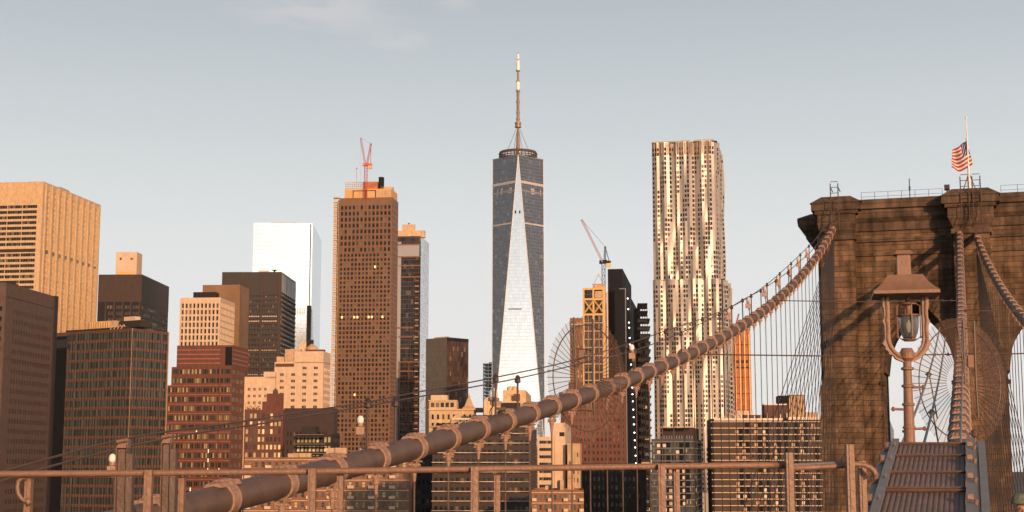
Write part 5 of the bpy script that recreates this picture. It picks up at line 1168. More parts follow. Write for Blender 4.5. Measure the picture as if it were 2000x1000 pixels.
def suspenders(X, clamps, label, grp, zd=-9.5, lean=.02, rc=.405, near_only=True):
    tmpl = None
    for d, p in clamps:
        top = p+Vector((0,0,-rc-.20)); bot = Vector((p.x, p.y, EYE+zd+.004*d)); Lh = top.z-bot.z
        if Lh < .5: continue
        m = MB(); m.tube([(0,0,-.3),(0,0,-Lh)], .036, 6)
        o = m.build('suspender_rope', [M['cablepaint']]); o.location = top; tag(o, label, 'suspender rope', grp)
        s_ = MB(); s_.lathe([(.05,.05),(.07,-.02),(.105,-.06),(.11,-.24),(.085,-.27),(.05,-.58),(.04,-.60)], (0,0,0), 10); s_.tube([(-.20,0,-.10),(.20,0,-.10)], .035, 6); s_.box(-.19, .19, -.05, .05, -.02, .03); s_.build('socket', M['clamppaint'], o)
        if d > 100: o.data.materials[0] = M['ropedark']
c1_, cl1 = make_cable(X1, 33, DT, 'thick brown main cable rising from lower left to the tower, ringed with clamps')
c2_, cl2 = make_cable(X2, 33, DT, 'main cable dropping straight toward the camera from the central buttress', beyond=0)
c3_, cl3 = make_cable(X3, 60, DT, 'main cable running off the right edge from the central buttress', beyond=60)
suspenders(X1, cl1, 'thin rope hanging from the left main cable', 'suspender ropes of the left cable')
suspenders(X2, cl2, 'thin rope hanging from the central main cable, in front of the pier', 'suspender ropes of the central cable')
suspenders(X3, cl3, 'thin rope hanging from the right main cable, near the right edge', 'suspender ropes of the right cable')
# suspenders beyond the tower (seen through the arches)
def far_susp(X, n, label, grp, st=2.3):
    for k in range(n):
        d = DT+18+k*st; p = cable_pt(X, d); m = MB(); m.tube([(0,0,0),(0,0,-(p.z-EYE)-6)], .05, 4)
        if p.z-EYE+6 < 1: continue
        o = m.build('suspender_rope', M['ropedark']); o.location = p; tag(o, label, 'suspender rope', grp)
far_susp(X1, 42, 'dark rope beyond the tower, seen through the left arch', 'far suspender ropes left', 2.0)
far_susp(X3, 18, 'dark rope beyond the tower, seen through the right arch', 'far suspender ropes right')
# diagonal stays with knots where they cross the suspenders
def stays(X, clamps, n, label, grp, st=4.3, flip=1, kr=.10):
    topp = cable_pt(X, DT, 0, -1.2)
    for k in range(n):
        d = DT-10-k*st; bot = Vector((X(d), d, EYE-7)); m = MB(); m.tube([topp, bot], .04, 5)
        for dd, p in clamps:
            if d < dd < DT-6:
                t_ = (DT-dd)/(DT-d); q_ = topp+(bot-topp)*t_
                if q_.z < EYE-4: continue
                m.lathe([(.02,-kr),(kr*.8,0),(.02,kr)], q_, 5)
        o = m.build('stay_rope', M['ropedark'], None, topp); tag(o, label, 'stay rope', grp)
stays(X1, cl1, 18, 'knotted diagonal stay rope fanning down from the left end of the tower', 'stay ropes of the left cable')
stays(X2, cl2, 12, 'knotted diagonal stay rope fanning down from the central buttress', 'stay ropes of the central cable')
stays(X3, cl3, 18, 'knotted diagonal stay rope fanning down right of the central buttress', 'stay ropes of the right cable')
def stays_far(X, n, label, grp):
    topp = cable_pt(X, DT, 0, -1.2)+e_v*16
    for k in range(n):
        d = DT+30+k*6; bot = Vector((X(d), d, EYE-7)); m = MB(); m.tube([topp, bot], .05, 4)
        for q_ in range(4, 26): w_ = topp+(bot-topp)*(q_/27); m.lathe([(.02,-.12),(.1,0),(.02,.12)], w_, 5)
        o = m.build('stay_rope', M['ropedark'], None, topp); tag(o, label, 'stay rope', grp)
stays_far(X1, 10, 'dark diagonal stay rope on the far side, in the left arch', 'far stay ropes left')
stays_far(X3, 8, 'dark diagonal stay rope on the far side, in the right arch', 'far stay ropes right')
# horizontal tie wires between the cables
def tie(Xa, Xb, d, z_, label, r=.05):
    a_, b_ = Vector((Xa(d), d, z_)), Vector((Xb(d), d, z_)); m = MB(); m.tube([a_, (a_+b_)/2+Vector((0,0,-.12)), b_], r, 6)
    for t_ in (.02,.9,.95,.985): m.lathe([(.04,-.12),(.13,0),(.04,.12)], a_+(b_-a_)*t_, 6)
    o = m.build('tie_wire', M['rope'], None, a_); tag(o, label, 'tie wire')
tie(X1, X2, 104, yz(1500,692,104), 'long horizontal wire crossing the arch behind the lamp')
tie(X2, X3, 104, yz(1950,688,104), 'short horizontal wire right of the central cable at arch height')
tie(X2, lambda d: X3(d)+14, 120, yz(1950,640,120)+1.4, 'upper wire leaving the right frame edge across the right pier')
tie(X1, X2, 140, yz(1600,587,140), 'faint horizontal wire meeting the left tower edge below its shaft top')
tie(X2, X3, 165, yz(1930,493,165), 'short horizontal wire just below the central buttress cap')

# hand ropes above the left cable and their stanchions
A_px = [(-60,940),(240,858),(455,826),(620,800),(718,785),(820,765),(968,737),(1110,706),(1222,673),(1300,646),(1372,622),(1429,599),(1467,577),(1498,555),(1523,534),(1545,514),(1563,497),(1580,480),(1597,462),(1640,400)]
B_px = [(-60,960),(120,905),(330,855),(500,829),(620,809),(772,783),(1011,739),(1142,708),(1240,684),(1330,650),(1405,613),(1450,586),(1486,567),(1515,548),(1540,530),(1560,512),(1577,498),(1592,482),(1638,425)]
def rope_from(px, label, dz=0):
    pts = [P(x, y, KX/(XV-x)) for x, y in px]; fine = []
    for i in range(len(pts)-1):
        p0_, p1_, p2_, p3_ = pts[max(i-1,0)], pts[i], pts[i+1], pts[min(i+2,len(pts)-1)]
        for k in range(6):
            t_ = k/6; fine.append(.5*((2*p1_)+(-p0_+p2_)*t_+(2*p0_-5*p1_+4*p2_-p3_)*t_*t_+(-p0_+3*p1_-3*p2_+p3_)*t_**3))
    fine.append(pts[-1]); m = MB(); m.tube(fine, [.022+.0001*q_.y for q_ in fine], 6); o = m.build('hand_rope', M['rope'], None, pts[0]); tag(o, label, 'hand rope')
rope_from(A_px, 'upper hand rope strung on thin posts above the left main cable')
rope_from(B_px, 'lower hand rope strung on thin posts above the left main cable')
def stanchion(x, y, lamp=0):
    d = KX/(XV-x); top = P(x, y, d); bot = cable_pt(X1, d); bot.x = top.x; bot.z += .35
    root = empty('stanchion', bot, 'thin dark post standing on the left main cable, holding a hand rope', 'stanchion', 'hand rope posts on the left cable')
    m = MB(); m.tube([bot, top], .05, 6); m.build('post', M['rope'] if d < 90 else M['ropedark'], root, bot)
    m = MB(); m.lathe([(.04,-.22),(.13,-.18),(.13,-.05),(.09,.02),(.11,.06),(.04,.14)], top, 8); m.build('clamp_head', M['ropedark'], root, bot)
for x, y in A_px[4:-1]:
    if x not in (820, 1110): stanchion(x, y)
for x, y in B_px[5:-1]:
    if x not in (1142, ): stanchion(x, y)
# small lamps on the cable
def cable_lamp(x, y, d, s, label, big=0, grp=None):
    p = P(x, y, d); root = empty('cable_lamp', p, label, 'lamp', grp)
    k = s; m = MB(); m.lathe([(.02,.62*k),(.14*k,.56*k),(.2*k,.42*k),(.2*k,.25*k),(.12*k,.12*k)], p, 12); m.build('globe', M['whitepaint'] if big else M['cream2'], root, p, smooth=True)
    m = MB(); m.lathe([(.16*k,.15*k),(.17*k,0),(.13*k,-.05*k)], p, 10); m.box(p.x-.24*k, p.x+.24*k, p.y-.15*k, p.y+.15*k, p.z-.5*k, p.z-.06*k); m.build('housing', M['clamppaint'], root, p)
    m = MB(); m.box(p.x+.02*k, p.x+.2*k, p.y-.1, p.y+.1, p.z-.72*k, p.z-.5*k); m.bar((p.x+.12*k,p.y,p.z-.7*k), (p.x+.12*k,p.y,p.z-1.6*k), .06*k); m.build('bracket', M['rope'], root, p)
cable_lamp(219, 908, 35, .42, 'small white domed lamp over a box behind the railing at far left', 1)
q_ = P(219, 940, 35)
cable_lamp(704, 832, 49, .55, 'small lamp beside a post above the left cable, before the arched window tower', 1)
cable_lamp(1234, 688, 86, .75, 'small lamp on the left cable, before the black tower', 1)
for x, y in ((1429-6,612),(1467-6,590),(1498-5,568),(1523-4,547),(1545-4,527),(1563-4,511),(1580-4,494)):
    cable_lamp(x, y+2, KX/(XV-x), .85, 'tiny lamp fixed beside a hand rope post near the top of the left cable', 0, 'string of cable lamps near the tower')
# radome camera with loose cable loops
p = P(964, 777, 63); root = empty('cable_camera', p, 'pale domed camera unit with looping black cables on the left cable', 'camera unit')
m = MB(); m.lathe([(.02,.42),(.12,.38),(.19,.25),(.2,.05),(.17,0)], p, 14); m.build('dome', M['whitepaint'], root, p, smooth=True)
m = MB(); m.lathe([(.24,0),(.24,-.12),(.14,-.15),(.14,-.3)], p, 14); m.box(p.x-.1, p.x+.32, p.y-.15, p.y+.15, p.z-.32, p.z-.14); m.build('mount', M['clamppaint'], root, p)
m = MB(); m.tube([Vector((p.x+.16+.32*math.cos(a/8*math.pi), p.y+.05*math.sin(a), p.z-.62+.36*math.sin(a/8*math.pi)*(1-.2*math.cos(a)))) for a in range(0,15)], .022, 6); m.tube([(p.x-.05,p.y,p.z-.3),(p.x-.1,p.y,p.z-.8),(p.x+.2,p.y,p.z-.95),(p.x+.48,p.y,p.z-.6),(p.x+.3,p.y,p.z-.45)], .02, 6); m.build('loose_cable', M['ropedark'], root, p)
m = MB(); m.box(p.x+.12, p.x+.52, p.y-.1, p.y+.1, p.z-.52, p.z-.40); m.tube([(p.x+.34,p.y,p.z-.5),(p.x+.4,p.y,p.z-1.5)], .05, 6); m.build('bracket', M['ropedark'], root, p)

# ------------------------------------------------------------------ circular guards round the cables
mesh_mat, t_, b_ = newmat('fine_wire_mesh'); b_.inputs['Base Color'].default_value = (.22,.13,.09,1); b_.inputs['Alpha'].default_value = .20; b_.inputs['Roughness'].default_value = .6
def guard(px, py, d, rr, ry, yaw, label, door):
    ctr = P(px, py, d); root = empty('cable_guard', ctr, label, 'cable guard', 'round climbing guards on the cables'); root.rotation_euler = (0,0,yaw)
    m = MB(); ring = [(rr*.87*math.cos(2*math.pi*k/72), 0, ry*.87*math.sin(2*math.pi*k/72)) for k in range(73)]; m.tube(ring, .03, 6, cap=False); m.build('ring', M['rope'], root)
    m = MB()
    for k in range(56):
        a = 2*math.pi*k/56+.03; ca, sa = math.cos(a), math.sin(a); r0 = .30
        m.tube([(rr*r0*ca,-.02,ry*r0*sa),(rr*1.02*ca,-.02,ry*1.02*sa)], .016, 4)
    m.build('spokes', M['rope'], root)
    m = MB(); n = 64; r1 = 1.0
    for k in range(n):
        a0, a1 = 2*math.pi*k/n, 2*math.pi*(k+1)/n
        m.face([(rr*.16*math.cos(a0),.02,ry*.16*math.sin(a0)),(rr*r1*math.cos(a0),.02,ry*r1*math.sin(a0)),(rr*r1*math.cos(a1),.02,ry*r1*math.sin(a1)),(rr*.16*math.cos(a1),.02,ry*.16*math.sin(a1))])
    m.build('wire_mesh', mesh_mat, root)
    m = MB(); w0, w1 = door
    for x_ in (w0, w1): m.tube([(x_-.12*(1 if x_ < 0 else -.3),-.1,rr*1.0),(x_,-.1,0),(x_+.05,-.1,-rr*.55)], .05, 6)
    m.tube([(w0-.4,-.1,rr*.9),(w0+.1,-.1,-.4)], .035, 6); m.tube([(w0,-.12,.25*rr*1.9),(w1,-.12,.25*rr*1.9)], .03, 6); m.tube([(w0,-.12,-.55*rr),(w1,-.12,-.55*rr)], .03, 6); m.tube([((w0+w1)/2,-.12,.45*rr),((w0+w1)/2,-.12,-.5*rr)], .02, 6)
    m.build('gate_frame', M['rope'], root)
    m = MB(); m.box(w0+.15, w0+.55, -.2, -.12, rr*.25, rr*.25+.62); m.build('sign_plate', M['steelpaint'], root)
guard(1148, 738, 76.7, 3.05, 3.05*1.03, R(46), 'round spoked guard ring on the left cable, before the gold braced tower', (-1.05, .3))
guard(1876, 748, 76.7, 3.25, 3.25*1.03, R(28), 'round spoked guard ring on the central cable, in front of the arch', (.25, 1.0))
# hand ropes of the central cable
def rope_off(X, dx, dz, d0, d1, label, r=.045):
    m = MB(); pts = [cable_pt(X, d, dx, dz) for d in np.arange(d0, d1, 3.0)]; m.tube(pts, r, 8); o = m.build('hand_rope', M['greysteel'], None, pts[0]); tag(o, label, 'hand rope')
rope_off(X2, -1.55, 1.25, 28, 110, 'grey hand rope left of the central cable, crossing the arch steeply', .05)
rope_off(X2, -1.15, .55, 28, 112, 'second grey hand rope hugging the left of the central cable', .05)
rope_off(X2, .12, 1.15, 34, 190, 'grey hand rope running up over the top of the central cable', .035)
for i_, (dx, dz, d) in enumerate(((-1.55,1.25,47),(-1.55,1.25,74),(-1.15,.55,62),(.55,.9,50))):
    t0 = cable_pt(X2, d, dx, dz); lb = ('slim post under the outer hand rope in the arch, lower one','slim post under the outer hand rope in the arch, upper one','slim post under the inner hand rope beside the central cable','slim post at the right side of the central cable')[i_]
    root = empty('stanchion', t0, lb, 'stanchion'); m = MB(); m.tube([t0+Vector((.02,0,.1)), t0+Vector((.35 if dx<0 else 0,0,-2.2))], .035, 6); m.build('post', M['steelpaint'], root, t0)
    m = MB(); m.lathe([(.05,-.14),(.11,-.1),(.11,.08),(.05,.13)], t0, 8); m.tube([t0+Vector((-.16,0,0)), t0+Vector((.16,0,0))], .05, 6); m.build('clamp_head', M['rope'], root, t0)

# ------------------------------------------------------------------ inclined corrugated cable cover
ax = Vector((math.sin(R(17)), math.cos(R(17)), 0)).normalized()
axd = Vector((.3065, 1, .0)).normalized()
a_near, a_far = P(1720, 1000, 21.0), P(1757, 865, 27.2)
b_near, b_far = P(1886, 1000, 21.0), P(1886, 865, 27.2)
adir = (a_far-a_near); bdir = (b_far-b_near)
a_near = a_near-adir*.35; b_near = b_near-bdir*.35
root = empty('cable_cover', a_near, 'inclined brown corrugated cover with grey steel side channels at lower right', 'cable cover')
m = MB(); NC = 44
def cvp(s_, t_, h=0):
    p_ = a_near*(1-s_)*(1-t_)+b_near*s_*(1-t_)+b_far*s_*t_+a_far*(1-s_)*t_; n_ = (b_near-a_near).cross(a_far-a_near).normalized(); return p_+n_*h
prof = []
for k in range(15): 
    s0 = k/15; prof += [(s0,0),(s0+.018,.012),(s0+.042,.012),(s0+.060,0)]
prof.append((1,0))
for (s0,h0),(s1,h1) in zip(prof, prof[1:]):
    m.face([cvp(s0,0,h0),cvp(s1,0,h1),cvp(s1,1,h1),cvp(s0,1,h0)])
m.face([cvp(0,0,-.03),cvp(0,1,-.03),cvp(1,1,-.03),cvp(1,0,-.03)]); m.face([cvp(0,1,-.03),cvp(0,1,.0),cvp(1,1,.0),cvp(1,1,-.03)])
m.build('corrugated_sheet', M['corr'], root, a_near)
for y in (866, 889, 922, 953, 958):
    # find t of pixel row
    lo, hi = 0, 1
    for _ in range(40):
        md_ = (lo+hi)/2
        if proj(cvp(.5, md_, .05))[1] > y: lo = md_
        else: hi = md_
    m = MB(); m.bar(cvp(-.06,lo,.05), cvp(1.0,lo,.05), .034); m.build('cross_bar', M['cablepaint'], root, a_near)
def channel(s0, s1, h0, h1, t0, t1, name, mt_): 
    m = MB(); m.hexa([cvp(s0,t0,h0),cvp(s1,t0,h0),cvp(s1,t1,h0),cvp(s0,t1,h0),cvp(s0,t0,h1),cvp(s1,t0,h1),cvp(s1,t1,h1),cvp(s0,t1,h1)]); m.build(name, mt_, root, a_near)
channel(-.115, -.005, -.12, .08, 0, 1.0, 'side_channel', M['greysteel']); channel(-.22, -.135, -.25, .02, 0, 1.0, 'side_channel', M['greysteel'])
channel(1.005, 1.12, -.1, .10, 0, 1.0, 'side_channel', M['greysteel']); channel(1.12, 1.17, -.3, .02, 0, 1, 'side_channel', M['greysteel']); channel(1.185, 1.29, -.2, .04, 0, 1.0, 'side_channel', M['greysteel'])
channel(-.135, -.115, -.3, -.1, 0, 1, 'channel_gap', M['blackclad'])
for k, y in enumerate((874, 900, 936, 978)):
    lo, hi = 0, 1
    for _ in range(40):
        md_ = (lo+hi)/2
        if proj(cvp(.5, md_, .05))[1] > y: lo = md_
        else: hi = md_
    dt = .018
    # bracket on the left: plate, upright and bolt
    m = MB(); m.hexa([cvp(-.22,lo-dt,.02),cvp(-.05,lo-dt,.08),cvp(-.05,lo+dt*.2,.08),cvp(-.22,lo+dt*.2,.02),cvp(-.22,lo-dt,.03),cvp(-.05,lo-dt,.09),cvp(-.05,lo+dt*.2,.09),cvp(-.22,lo+dt*.2,.03)])
    m.hexa([cvp(-.045,lo,.08),cvp(-.03,lo,.08),cvp(-.03,lo+.006,.08),cvp(-.045,lo+.006,.08),cvp(-.045,lo,.15),cvp(-.03,lo,.15),cvp(-.03,lo+.006,.15),cvp(-.045,lo+.006,.15)]); m.tube([cvp(-.17,lo,.05), cvp(-.17,lo,.15)], .045, 8); m.tube([cvp(-.20,lo,.12), cvp(-.13,lo,.12)], .03, 6); m.build('bracket', M['corr'], root, a_near)
    m = MB(); m.hexa([cvp(1.02,lo-.025,.11),cvp(1.10,lo-.025,.11),cvp(1.10,lo-.01,.11),cvp(1.02,lo-.01,.11),cvp(1.025,lo-.02,.18),cvp(1.08,lo-.02,.18),cvp(1.08,lo-.005,.18),cvp(1.025,lo-.005,.18)]); m.build('end_plate', M['steelpaint'], root, a_near); m = MB(); m.tube([cvp(1.12,lo-.06,.1), cvp(1.13,lo-.06,.17)], .03, 8); m.build('bolt', M['steelpaint'], root, a_near)
m = MB(); m.box(a_near.x-.1, b_near.x+.5, a_near.y-.4, a_near.y+.6, EYE-9.2, a_near.z-.3); m.build('support', M['blackclad'], root, a_near)

# ------------------------------------------------------------------ bridge deck and promenade (below the frame, they carry everything)
def deck(name, off0, off1, z0_, z1_, y0, y1, m_, slope=0):
    m = MB(); k_ = .3065
    m.hexa([(y0*k_+off0,y0,z0_),(y0*k_+off1,y0,z0_),(y1*k_+off1,y1,z0_+slope),(y1*k_+off0,y1,z0_+slope),(y0*k_+off0,y0,z1_),(y0*k_+off1,y0,z1_),(y1*k_+off1,y1,z1_+slope),(y1*k_+off0,y1,z1_+slope)])
    o = m.build(name, m_); o['kind'] = 'structure'; return o
deck('roadway', -21.5, 22, EYE-10.6, EYE-9.6, -60, DT-3, M['ground'], 0); deck('roadway', -21.5, 22, EYE-10.6, EYE-9.6, DT+16, 420, M['ground'], 0)
deck('promenade', .6, 4.8, EYE-2.45, EYE-2.2, -20, 40, M['wood'], 0); deck('promenade', .6, 4.8, EYE-2.45, EYE-2.2, 40.02, DT-3, M['wood'], -6.2)
deck('walkway', -4.2, -.5, EYE-2.45, EYE-2.2, -5, 13, M['wood'], 0)

# ------------------------------------------------------------------ lamp post
dL = 29.0; s = dL/F
lx, ly = P(1775, 865, dL).x, dL
zl = lambda y: P(1775, y, dL).z
lp = empty('lamp_post', (lx,ly,EYE-2.2), 'tall brown lamp post with a flared pyramid hood and hanging glass globe', 'lamp post')
B0 = Vector((lx,ly,EYE-2.2)); LX = P(1768, 600, dL).x
def lpb(m, name, mt_, smooth=False): return m.build(name, mt_, lp, B0, smooth)
SP = M['steelpaint']
m = MB(); pr = []
zb0 = EYE-2.2; 
pts_ = [(.25,zb0),(.22,zb0+.5),(.115,zb0+.7),(.11,zl(865)),(.098,zl(800)),(.085,zl(745)),(.078,zl(700))]
m.lathe(pts_, (0,0,0), 16)
mv = [(v[0]+lx+(LX-lx)*min(max((v[2]-zb0)/(zl(700)-zb0),0),1), v[1]+ly, v[2]) for v in m.v]; m.v = mv
for yy in (720, 754, 790, 835):
    k_ = (zl(yy)-zb0)/(zl(700)-zb0); cxx = lx+(LX-lx)*k_; m.lathe([(.085,-.035),(.125,-.02),(.125,.02),(.085,.035)], (cxx,ly,zl(yy)), 16)
m.lathe([(.08,-.06),(.14,0),(.15,.10),(.12,.16),(.10,.2)], (LX,ly,zl(700)), 16)
lpb(m, 'pole', SP)
for yy, sd in ((757,1),(800,-1),(838,1)):
    m = MB(); k_ = (zl(yy)-zb0)/(zl(700)-zb0); cxx = lx+(LX-lx)*k_; m.tube([(cxx,ly,zl(yy)),(cxx+sd*.28,ly,zl(yy)+.01)], .025, 8); m.lathe([(.02,-.045),(.045,0),(.02,.045)], (cxx+sd*.30,ly,zl(yy)+.01), 8); lpb(m, 'climbing_rung', SP)
m = MB(); hw = .62; S2 = math.sqrt(2)
m.lathe([(hw*S2,zl(579)),(hw*S2,zl(573)),(hw*.84*S2,zl(565)),(hw*.70*S2,zl(556)),(hw*.60*S2,zl(547)),(hw*.535*S2,zl(540)),(.13*S2,zl(538)),(.125*S2,zl(500)),(.18*S2,zl(498)),(.13*S2,zl(490))], (LX,ly,0), 4, rot=math.pi/4-R(11)); lpb(m, 'hood', SP)
for sd in (-1, 1):      # bracket arms with scalloped outer edge
    m = MB(); prof = []
    inner = [(.37,zl(580)),(.37,zl(668)),(.33,zl(680)),(.22,zl(692)),(.06,zl(700))]
    outer = [(.28+.17,zl(580)),(.45,zl(600)),(.43,zl(604)),(.43,zl(622)),(.47,zl(628)),(.43,zl(636)),(.43,zl(664)),(.48,zl(672)),(.42,zl(678)),(.43,zl(683)),(.36,zl(687)),(.36,zl(692)),(.27,zl(695)),(.22,zl(702)),(.07,zl(708))]
    inner = [(.32,zl(580)),(.32,zl(660)),(.30,zl(672)),(.22,zl(686)),(.08,zl(693))]
    th = .05
    # strip between inner and outer by arc-length matching
    def samp(pl, t):
        ds = [0]
        for (x0,y0),(x1,y1) in zip(pl, pl[1:]): ds.append(ds[-1]+math.hypot(x1-x0,y1-y0))
        T = t*ds[-1]
        for i in range(len(pl)-1):
            if T <= ds[i+1]+1e-9: k_ = (T-ds[i])/max(ds[i+1]-ds[i],1e-9); return (pl[i][0]+(pl[i+1][0]-pl[i][0])*k_, pl[i][1]+(pl[i+1][1]-pl[i][1])*k_)
        return pl[-1]
    NN = 46
    for k in range(NN):
        a0, a1 = samp(inner,k/NN), samp(inner,(k+1)/NN); b0, b1 = samp(outer,k/NN), samp(outer,(k+1)/NN)
        pts_ = [(a0,a1,b1,b0)]
        q4 = [(LX+sd*x_,z_) for x_, z_ in (a0,b0,b1,a1)]
        lo4 = [(x_,ly-th,z_) for x_, z_ in q4]; hi4 = [(x_,ly+th,z_) for x_, z_ in q4]
        if sd < 0: lo4 = lo4[::-1]; hi4 = hi4[::-1]
        m.hexa([*lo4, *hi4])
    ridge = [(LX+sd*(samp(inner,k/12)[0]*.5+samp(outer,k/12)[0]*.5), ly-th-.01, samp(inner,k/12)[1]*.5+samp(outer,k/12)[1]*.5) for k in range(13)]; m.tube(ridge, .022, 6)
    lpb(m, 'bracket_arm', SP)
m = MB(); xg = LX+.06; m.tube([(xg,ly,zl(580)),(xg+.0,ly,zl(617))], .055, 12); lpb(m, 'socket_tube', SP, True)
gm_, t_, b_ = newmat('ribbed_lamp_glass'); b_.inputs['Base Color'].default_value = (.13,.15,.16,1); b_.inputs['Transmission Weight'].default_value = .35; b_.inputs['Roughness'].default_value = .18; b_.inputs['IOR'].default_value = 1.3; b_.inputs['Alpha'].default_value = .88
m = MB(); m.lathe([(.19,zl(616)),(.19,zl(628)),(.183,zl(640)),(.16,zl(651)),(.12,zl(660)),(.08,zl(664))], (xg,ly,0), 28); gl_o = lpb(m, 'glass_globe', gm_, True)
m = MB(); m.lathe([(.012,zl(625)),(.045,zl(632)),(.055,zl(640)),(.03,zl(648)),(.01,zl(650))], (xg,ly,0), 10); m.build('bulb', emit('lamp_filament', (1,.75,.45), .7), gl_o, None)
gl_o.children[0].location = -B0
m = MB()
for yy, rr_ in ((594,.16),(616,.205),(663,.13),(665,.10)): m.tube([(xg+rr_*math.cos(2*math.pi*k/24), ly+rr_*math.sin(2*math.pi*k/24), zl(yy)) for k in range(25)], .016, 6, cap=False)
for a in (0, 90, 180, 270):
    ca, sa = math.cos(R(a)), math.sin(R(a)); m.tube([(xg+.16*ca,ly+.16*sa,zl(594)),(xg+.225*ca,ly+.225*sa,zl(597)),(xg+.225*ca,ly+.225*sa,zl(658)),(xg+.12*ca,ly+.12*sa,zl(664))], .014, 6); m.lathe([(.01,-.03),(.03,0),(.01,.03)], (xg+.225*ca,ly+.225*sa,zl(658)), 6)
lpb(m, 'cage', SP)

# ------------------------------------------------------------------ railing in the foreground
dR_ = 12.0
r0 = P(40, 925, dR_); root = empty('railing', r0, 'long brown tube handrail with flat posts across the bottom of the view', 'railing')
def rail(pts, r, mt_, name='top_rail'): m = MB(); m.tube(pts, r, 14); m.build(name, mt_, root, r0, smooth=True)
xs = [-40, 603, 618, 1286, 1300, 1534]
ys = lambda x: 925.5-(x)*17.0/1650+1.5*math.sin(x/300)
rail([P(x, ys(x), dR_) for x in range(-60, 1536, 30)], .0255, SP)
for x in (603, 1286, 1530): rail([P(x-4, ys(x), dR_), P(x+4, ys(x), dR_)], .029, SP, 'rail_sleeve')
rail([P(x, 911-(x-1550)*.05, dR_) for x in range(1548, 1660, 12)], .024, M['greysteel'])  # shaded length of rail, the shade given by its grey colour
rail([P(x, y, dR_-.02) for x, y in ((1548,914),(1600,912),(1650,909),(1672,906),(1688,908),(1700,913),(1708,921),(1712,930))], .022, SP)
def fpost(x, y, wpx, d=12.0, dd=.03, name='post', lean=0):
    a_, b__ = P(x-wpx/2, y, d), P(x+wpx/2, y, d); zb_ = EYE-2.3; m = MB(); ln = lean*(a_.z-zb_)
    wv = (b__.x-a_.x)
    x0_, x1_ = a_.x, b__.x; y0 = d-.03
    for xa, xb, ya, yb in ((x0_, x1_, y0, y0+.012), (x0_, x0_+wv*.12, y0+.012, y0+.07), (x1_-wv*.12, x1_, y0+.012, y0+.07), (x0_+wv*.32, x0_+wv*.42, y0-.008, y0)):
        m.hexa([(xa+ln,ya,zb_),(xb+ln,ya,zb_),(xb+ln,yb,zb_),(xa+ln,yb,zb_),(xa,ya,a_.z),(xb,ya,a_.z),(xb,yb,a_.z),(xa,yb,a_.z)])
    m.build(name, SP, root, r0)
for x, y, w_, d in ((291,918,15,11.95),(610,915,15,11.95),(927,912,14,11.95),(1292,907,14,11.95),(1541,884,14,11.9),(1659,868,15,11.85),(57,934,12,12.1),(356,931,11,12.12),(665,925,12,12.1),(971,928,12,12.1),(1321,921,11,12.1),(1683,900,14,12.15)): fpost(x, y, w_, d)
m = MB(); m.tube([P(x, y, 12.05) for x, y in ((52,934),(43,934),(36,940),(34,952),(36,965),(42,974),(50,979),(57,981))], .016, 10); m.lathe([(.01,-.03),(.03,0),(.01,.03)], P(55,980,12.03), 8); m.build('rail_return', SP, root, r0, smooth=True)

# big rope anchor posts at the left
for i_, (xa, xb, y, lb) in enumerate(((230,262,865,'broad brown steel channel post left of the two under the hand ropes'),(318,346,856,'broad brown steel channel post right of the two under the hand ropes'))):
    d = 30; A, Bq = P(xa, y, d), P(xb, y, d); base_ = Vector(((A.x+Bq.x)/2, d, EYE-9.6)); root = empty('anchor_post', base_, lb, 'steel post')
    m = MB(); w_ = Bq.x-A.x; zb_ = EYE-9.6
    for x0_, x1_, y0, y1, zt_ in ((A.x, A.x+w_*.62, d, d+.03, A.z-.10), (A.x+w_*.62, A.x+w_*.66, d-.12, d+.12, A.z-.02), (A.x+w_*.66, Bq.x, d-.10, d+.12, A.z-.22), (A.x-w_*.02, A.x+w_*.05, d-.12, d+.12, A.z-.10)):
        ln = .10; m.hexa([(x0_+ln,y0,zb_),(x1_+ln,y0,zb_),(x1_+ln,y1,zb_),(x0_+ln,y1,zb_),(x0_,y0,zt_),(x1_,y0,zt_),(x1_,y1,zt_),(x0_,y1,zt_)])
    m.build('web', M['cablepaint'], root, base_)
    m = MB(); m.hexa([(A.x,d-.12,A.z-.1),(Bq.x-w_*.3,d-.12,A.z-.1),(Bq.x-w_*.3,d+.12,A.z-.1),(A.x,d+.12,A.z-.1),(A.x+w_*.25,d-.12,A.z+.05),(Bq.x-w_*.3,d-.12,A.z+.08),(Bq.x-w_*.3,d+.12,A.z+.08),(A.x+w_*.25,d+.12,A.z+.05)]); m.tube([(A.x+w_*.1,d-.2,A.z+.02),(A.x+w_*.8,d-.2,A.z+.06)], .035, 8); m.build('rope_saddle', SP, root, base_)

# ------------------------------------------------------------------ person at the right edge
dP = 19.0; hp = P(1992, 968, dP); fz = EYE-2.2; Hh = hp.z-fz
pb_ = Vector((hp.x, dP, fz)); root = empty('person', pb_, 'person in a grey green knit cap standing at the lower right corner', 'person')
def skin(name, verts, edges, radii, mt_, sub=2, rootv=0):
    me = bpy.data.meshes.new(name); me.from_pydata([tuple(Vector(v)) for v in verts], edges, []); me.materials.append(mt_)
    o = bpy.data.objects.new(name, me); C.objects.link(o); o.parent = root
    md = o.modifiers.new('skin', 'SKIN'); md.use_smooth_shade = True
    for i, r_ in enumerate(radii): me.skin_vertices[0].data[i].radius = (r_, r_) if not isinstance(r_, tuple) else r_
    me.skin_vertices[0].data[rootv].use_root = True
    sd = o.modifiers.new('sub', 'SUBSURF'); sd.levels = sub; sd.render_levels = sub; return o
skinm = mat('skin', (.32,.17,.11), .55, var=.05); coat = mat('dark_coat', (.035,.04,.045), .85, scale=5); pants = mat('dark_trousers', (.03,.03,.04), .9, scale=5); cap_m = mat('knit_cap', (.12,.16,.12), .95, var=.3, scale=30, bump=.6, bscale=90)
k = Hh/1.76
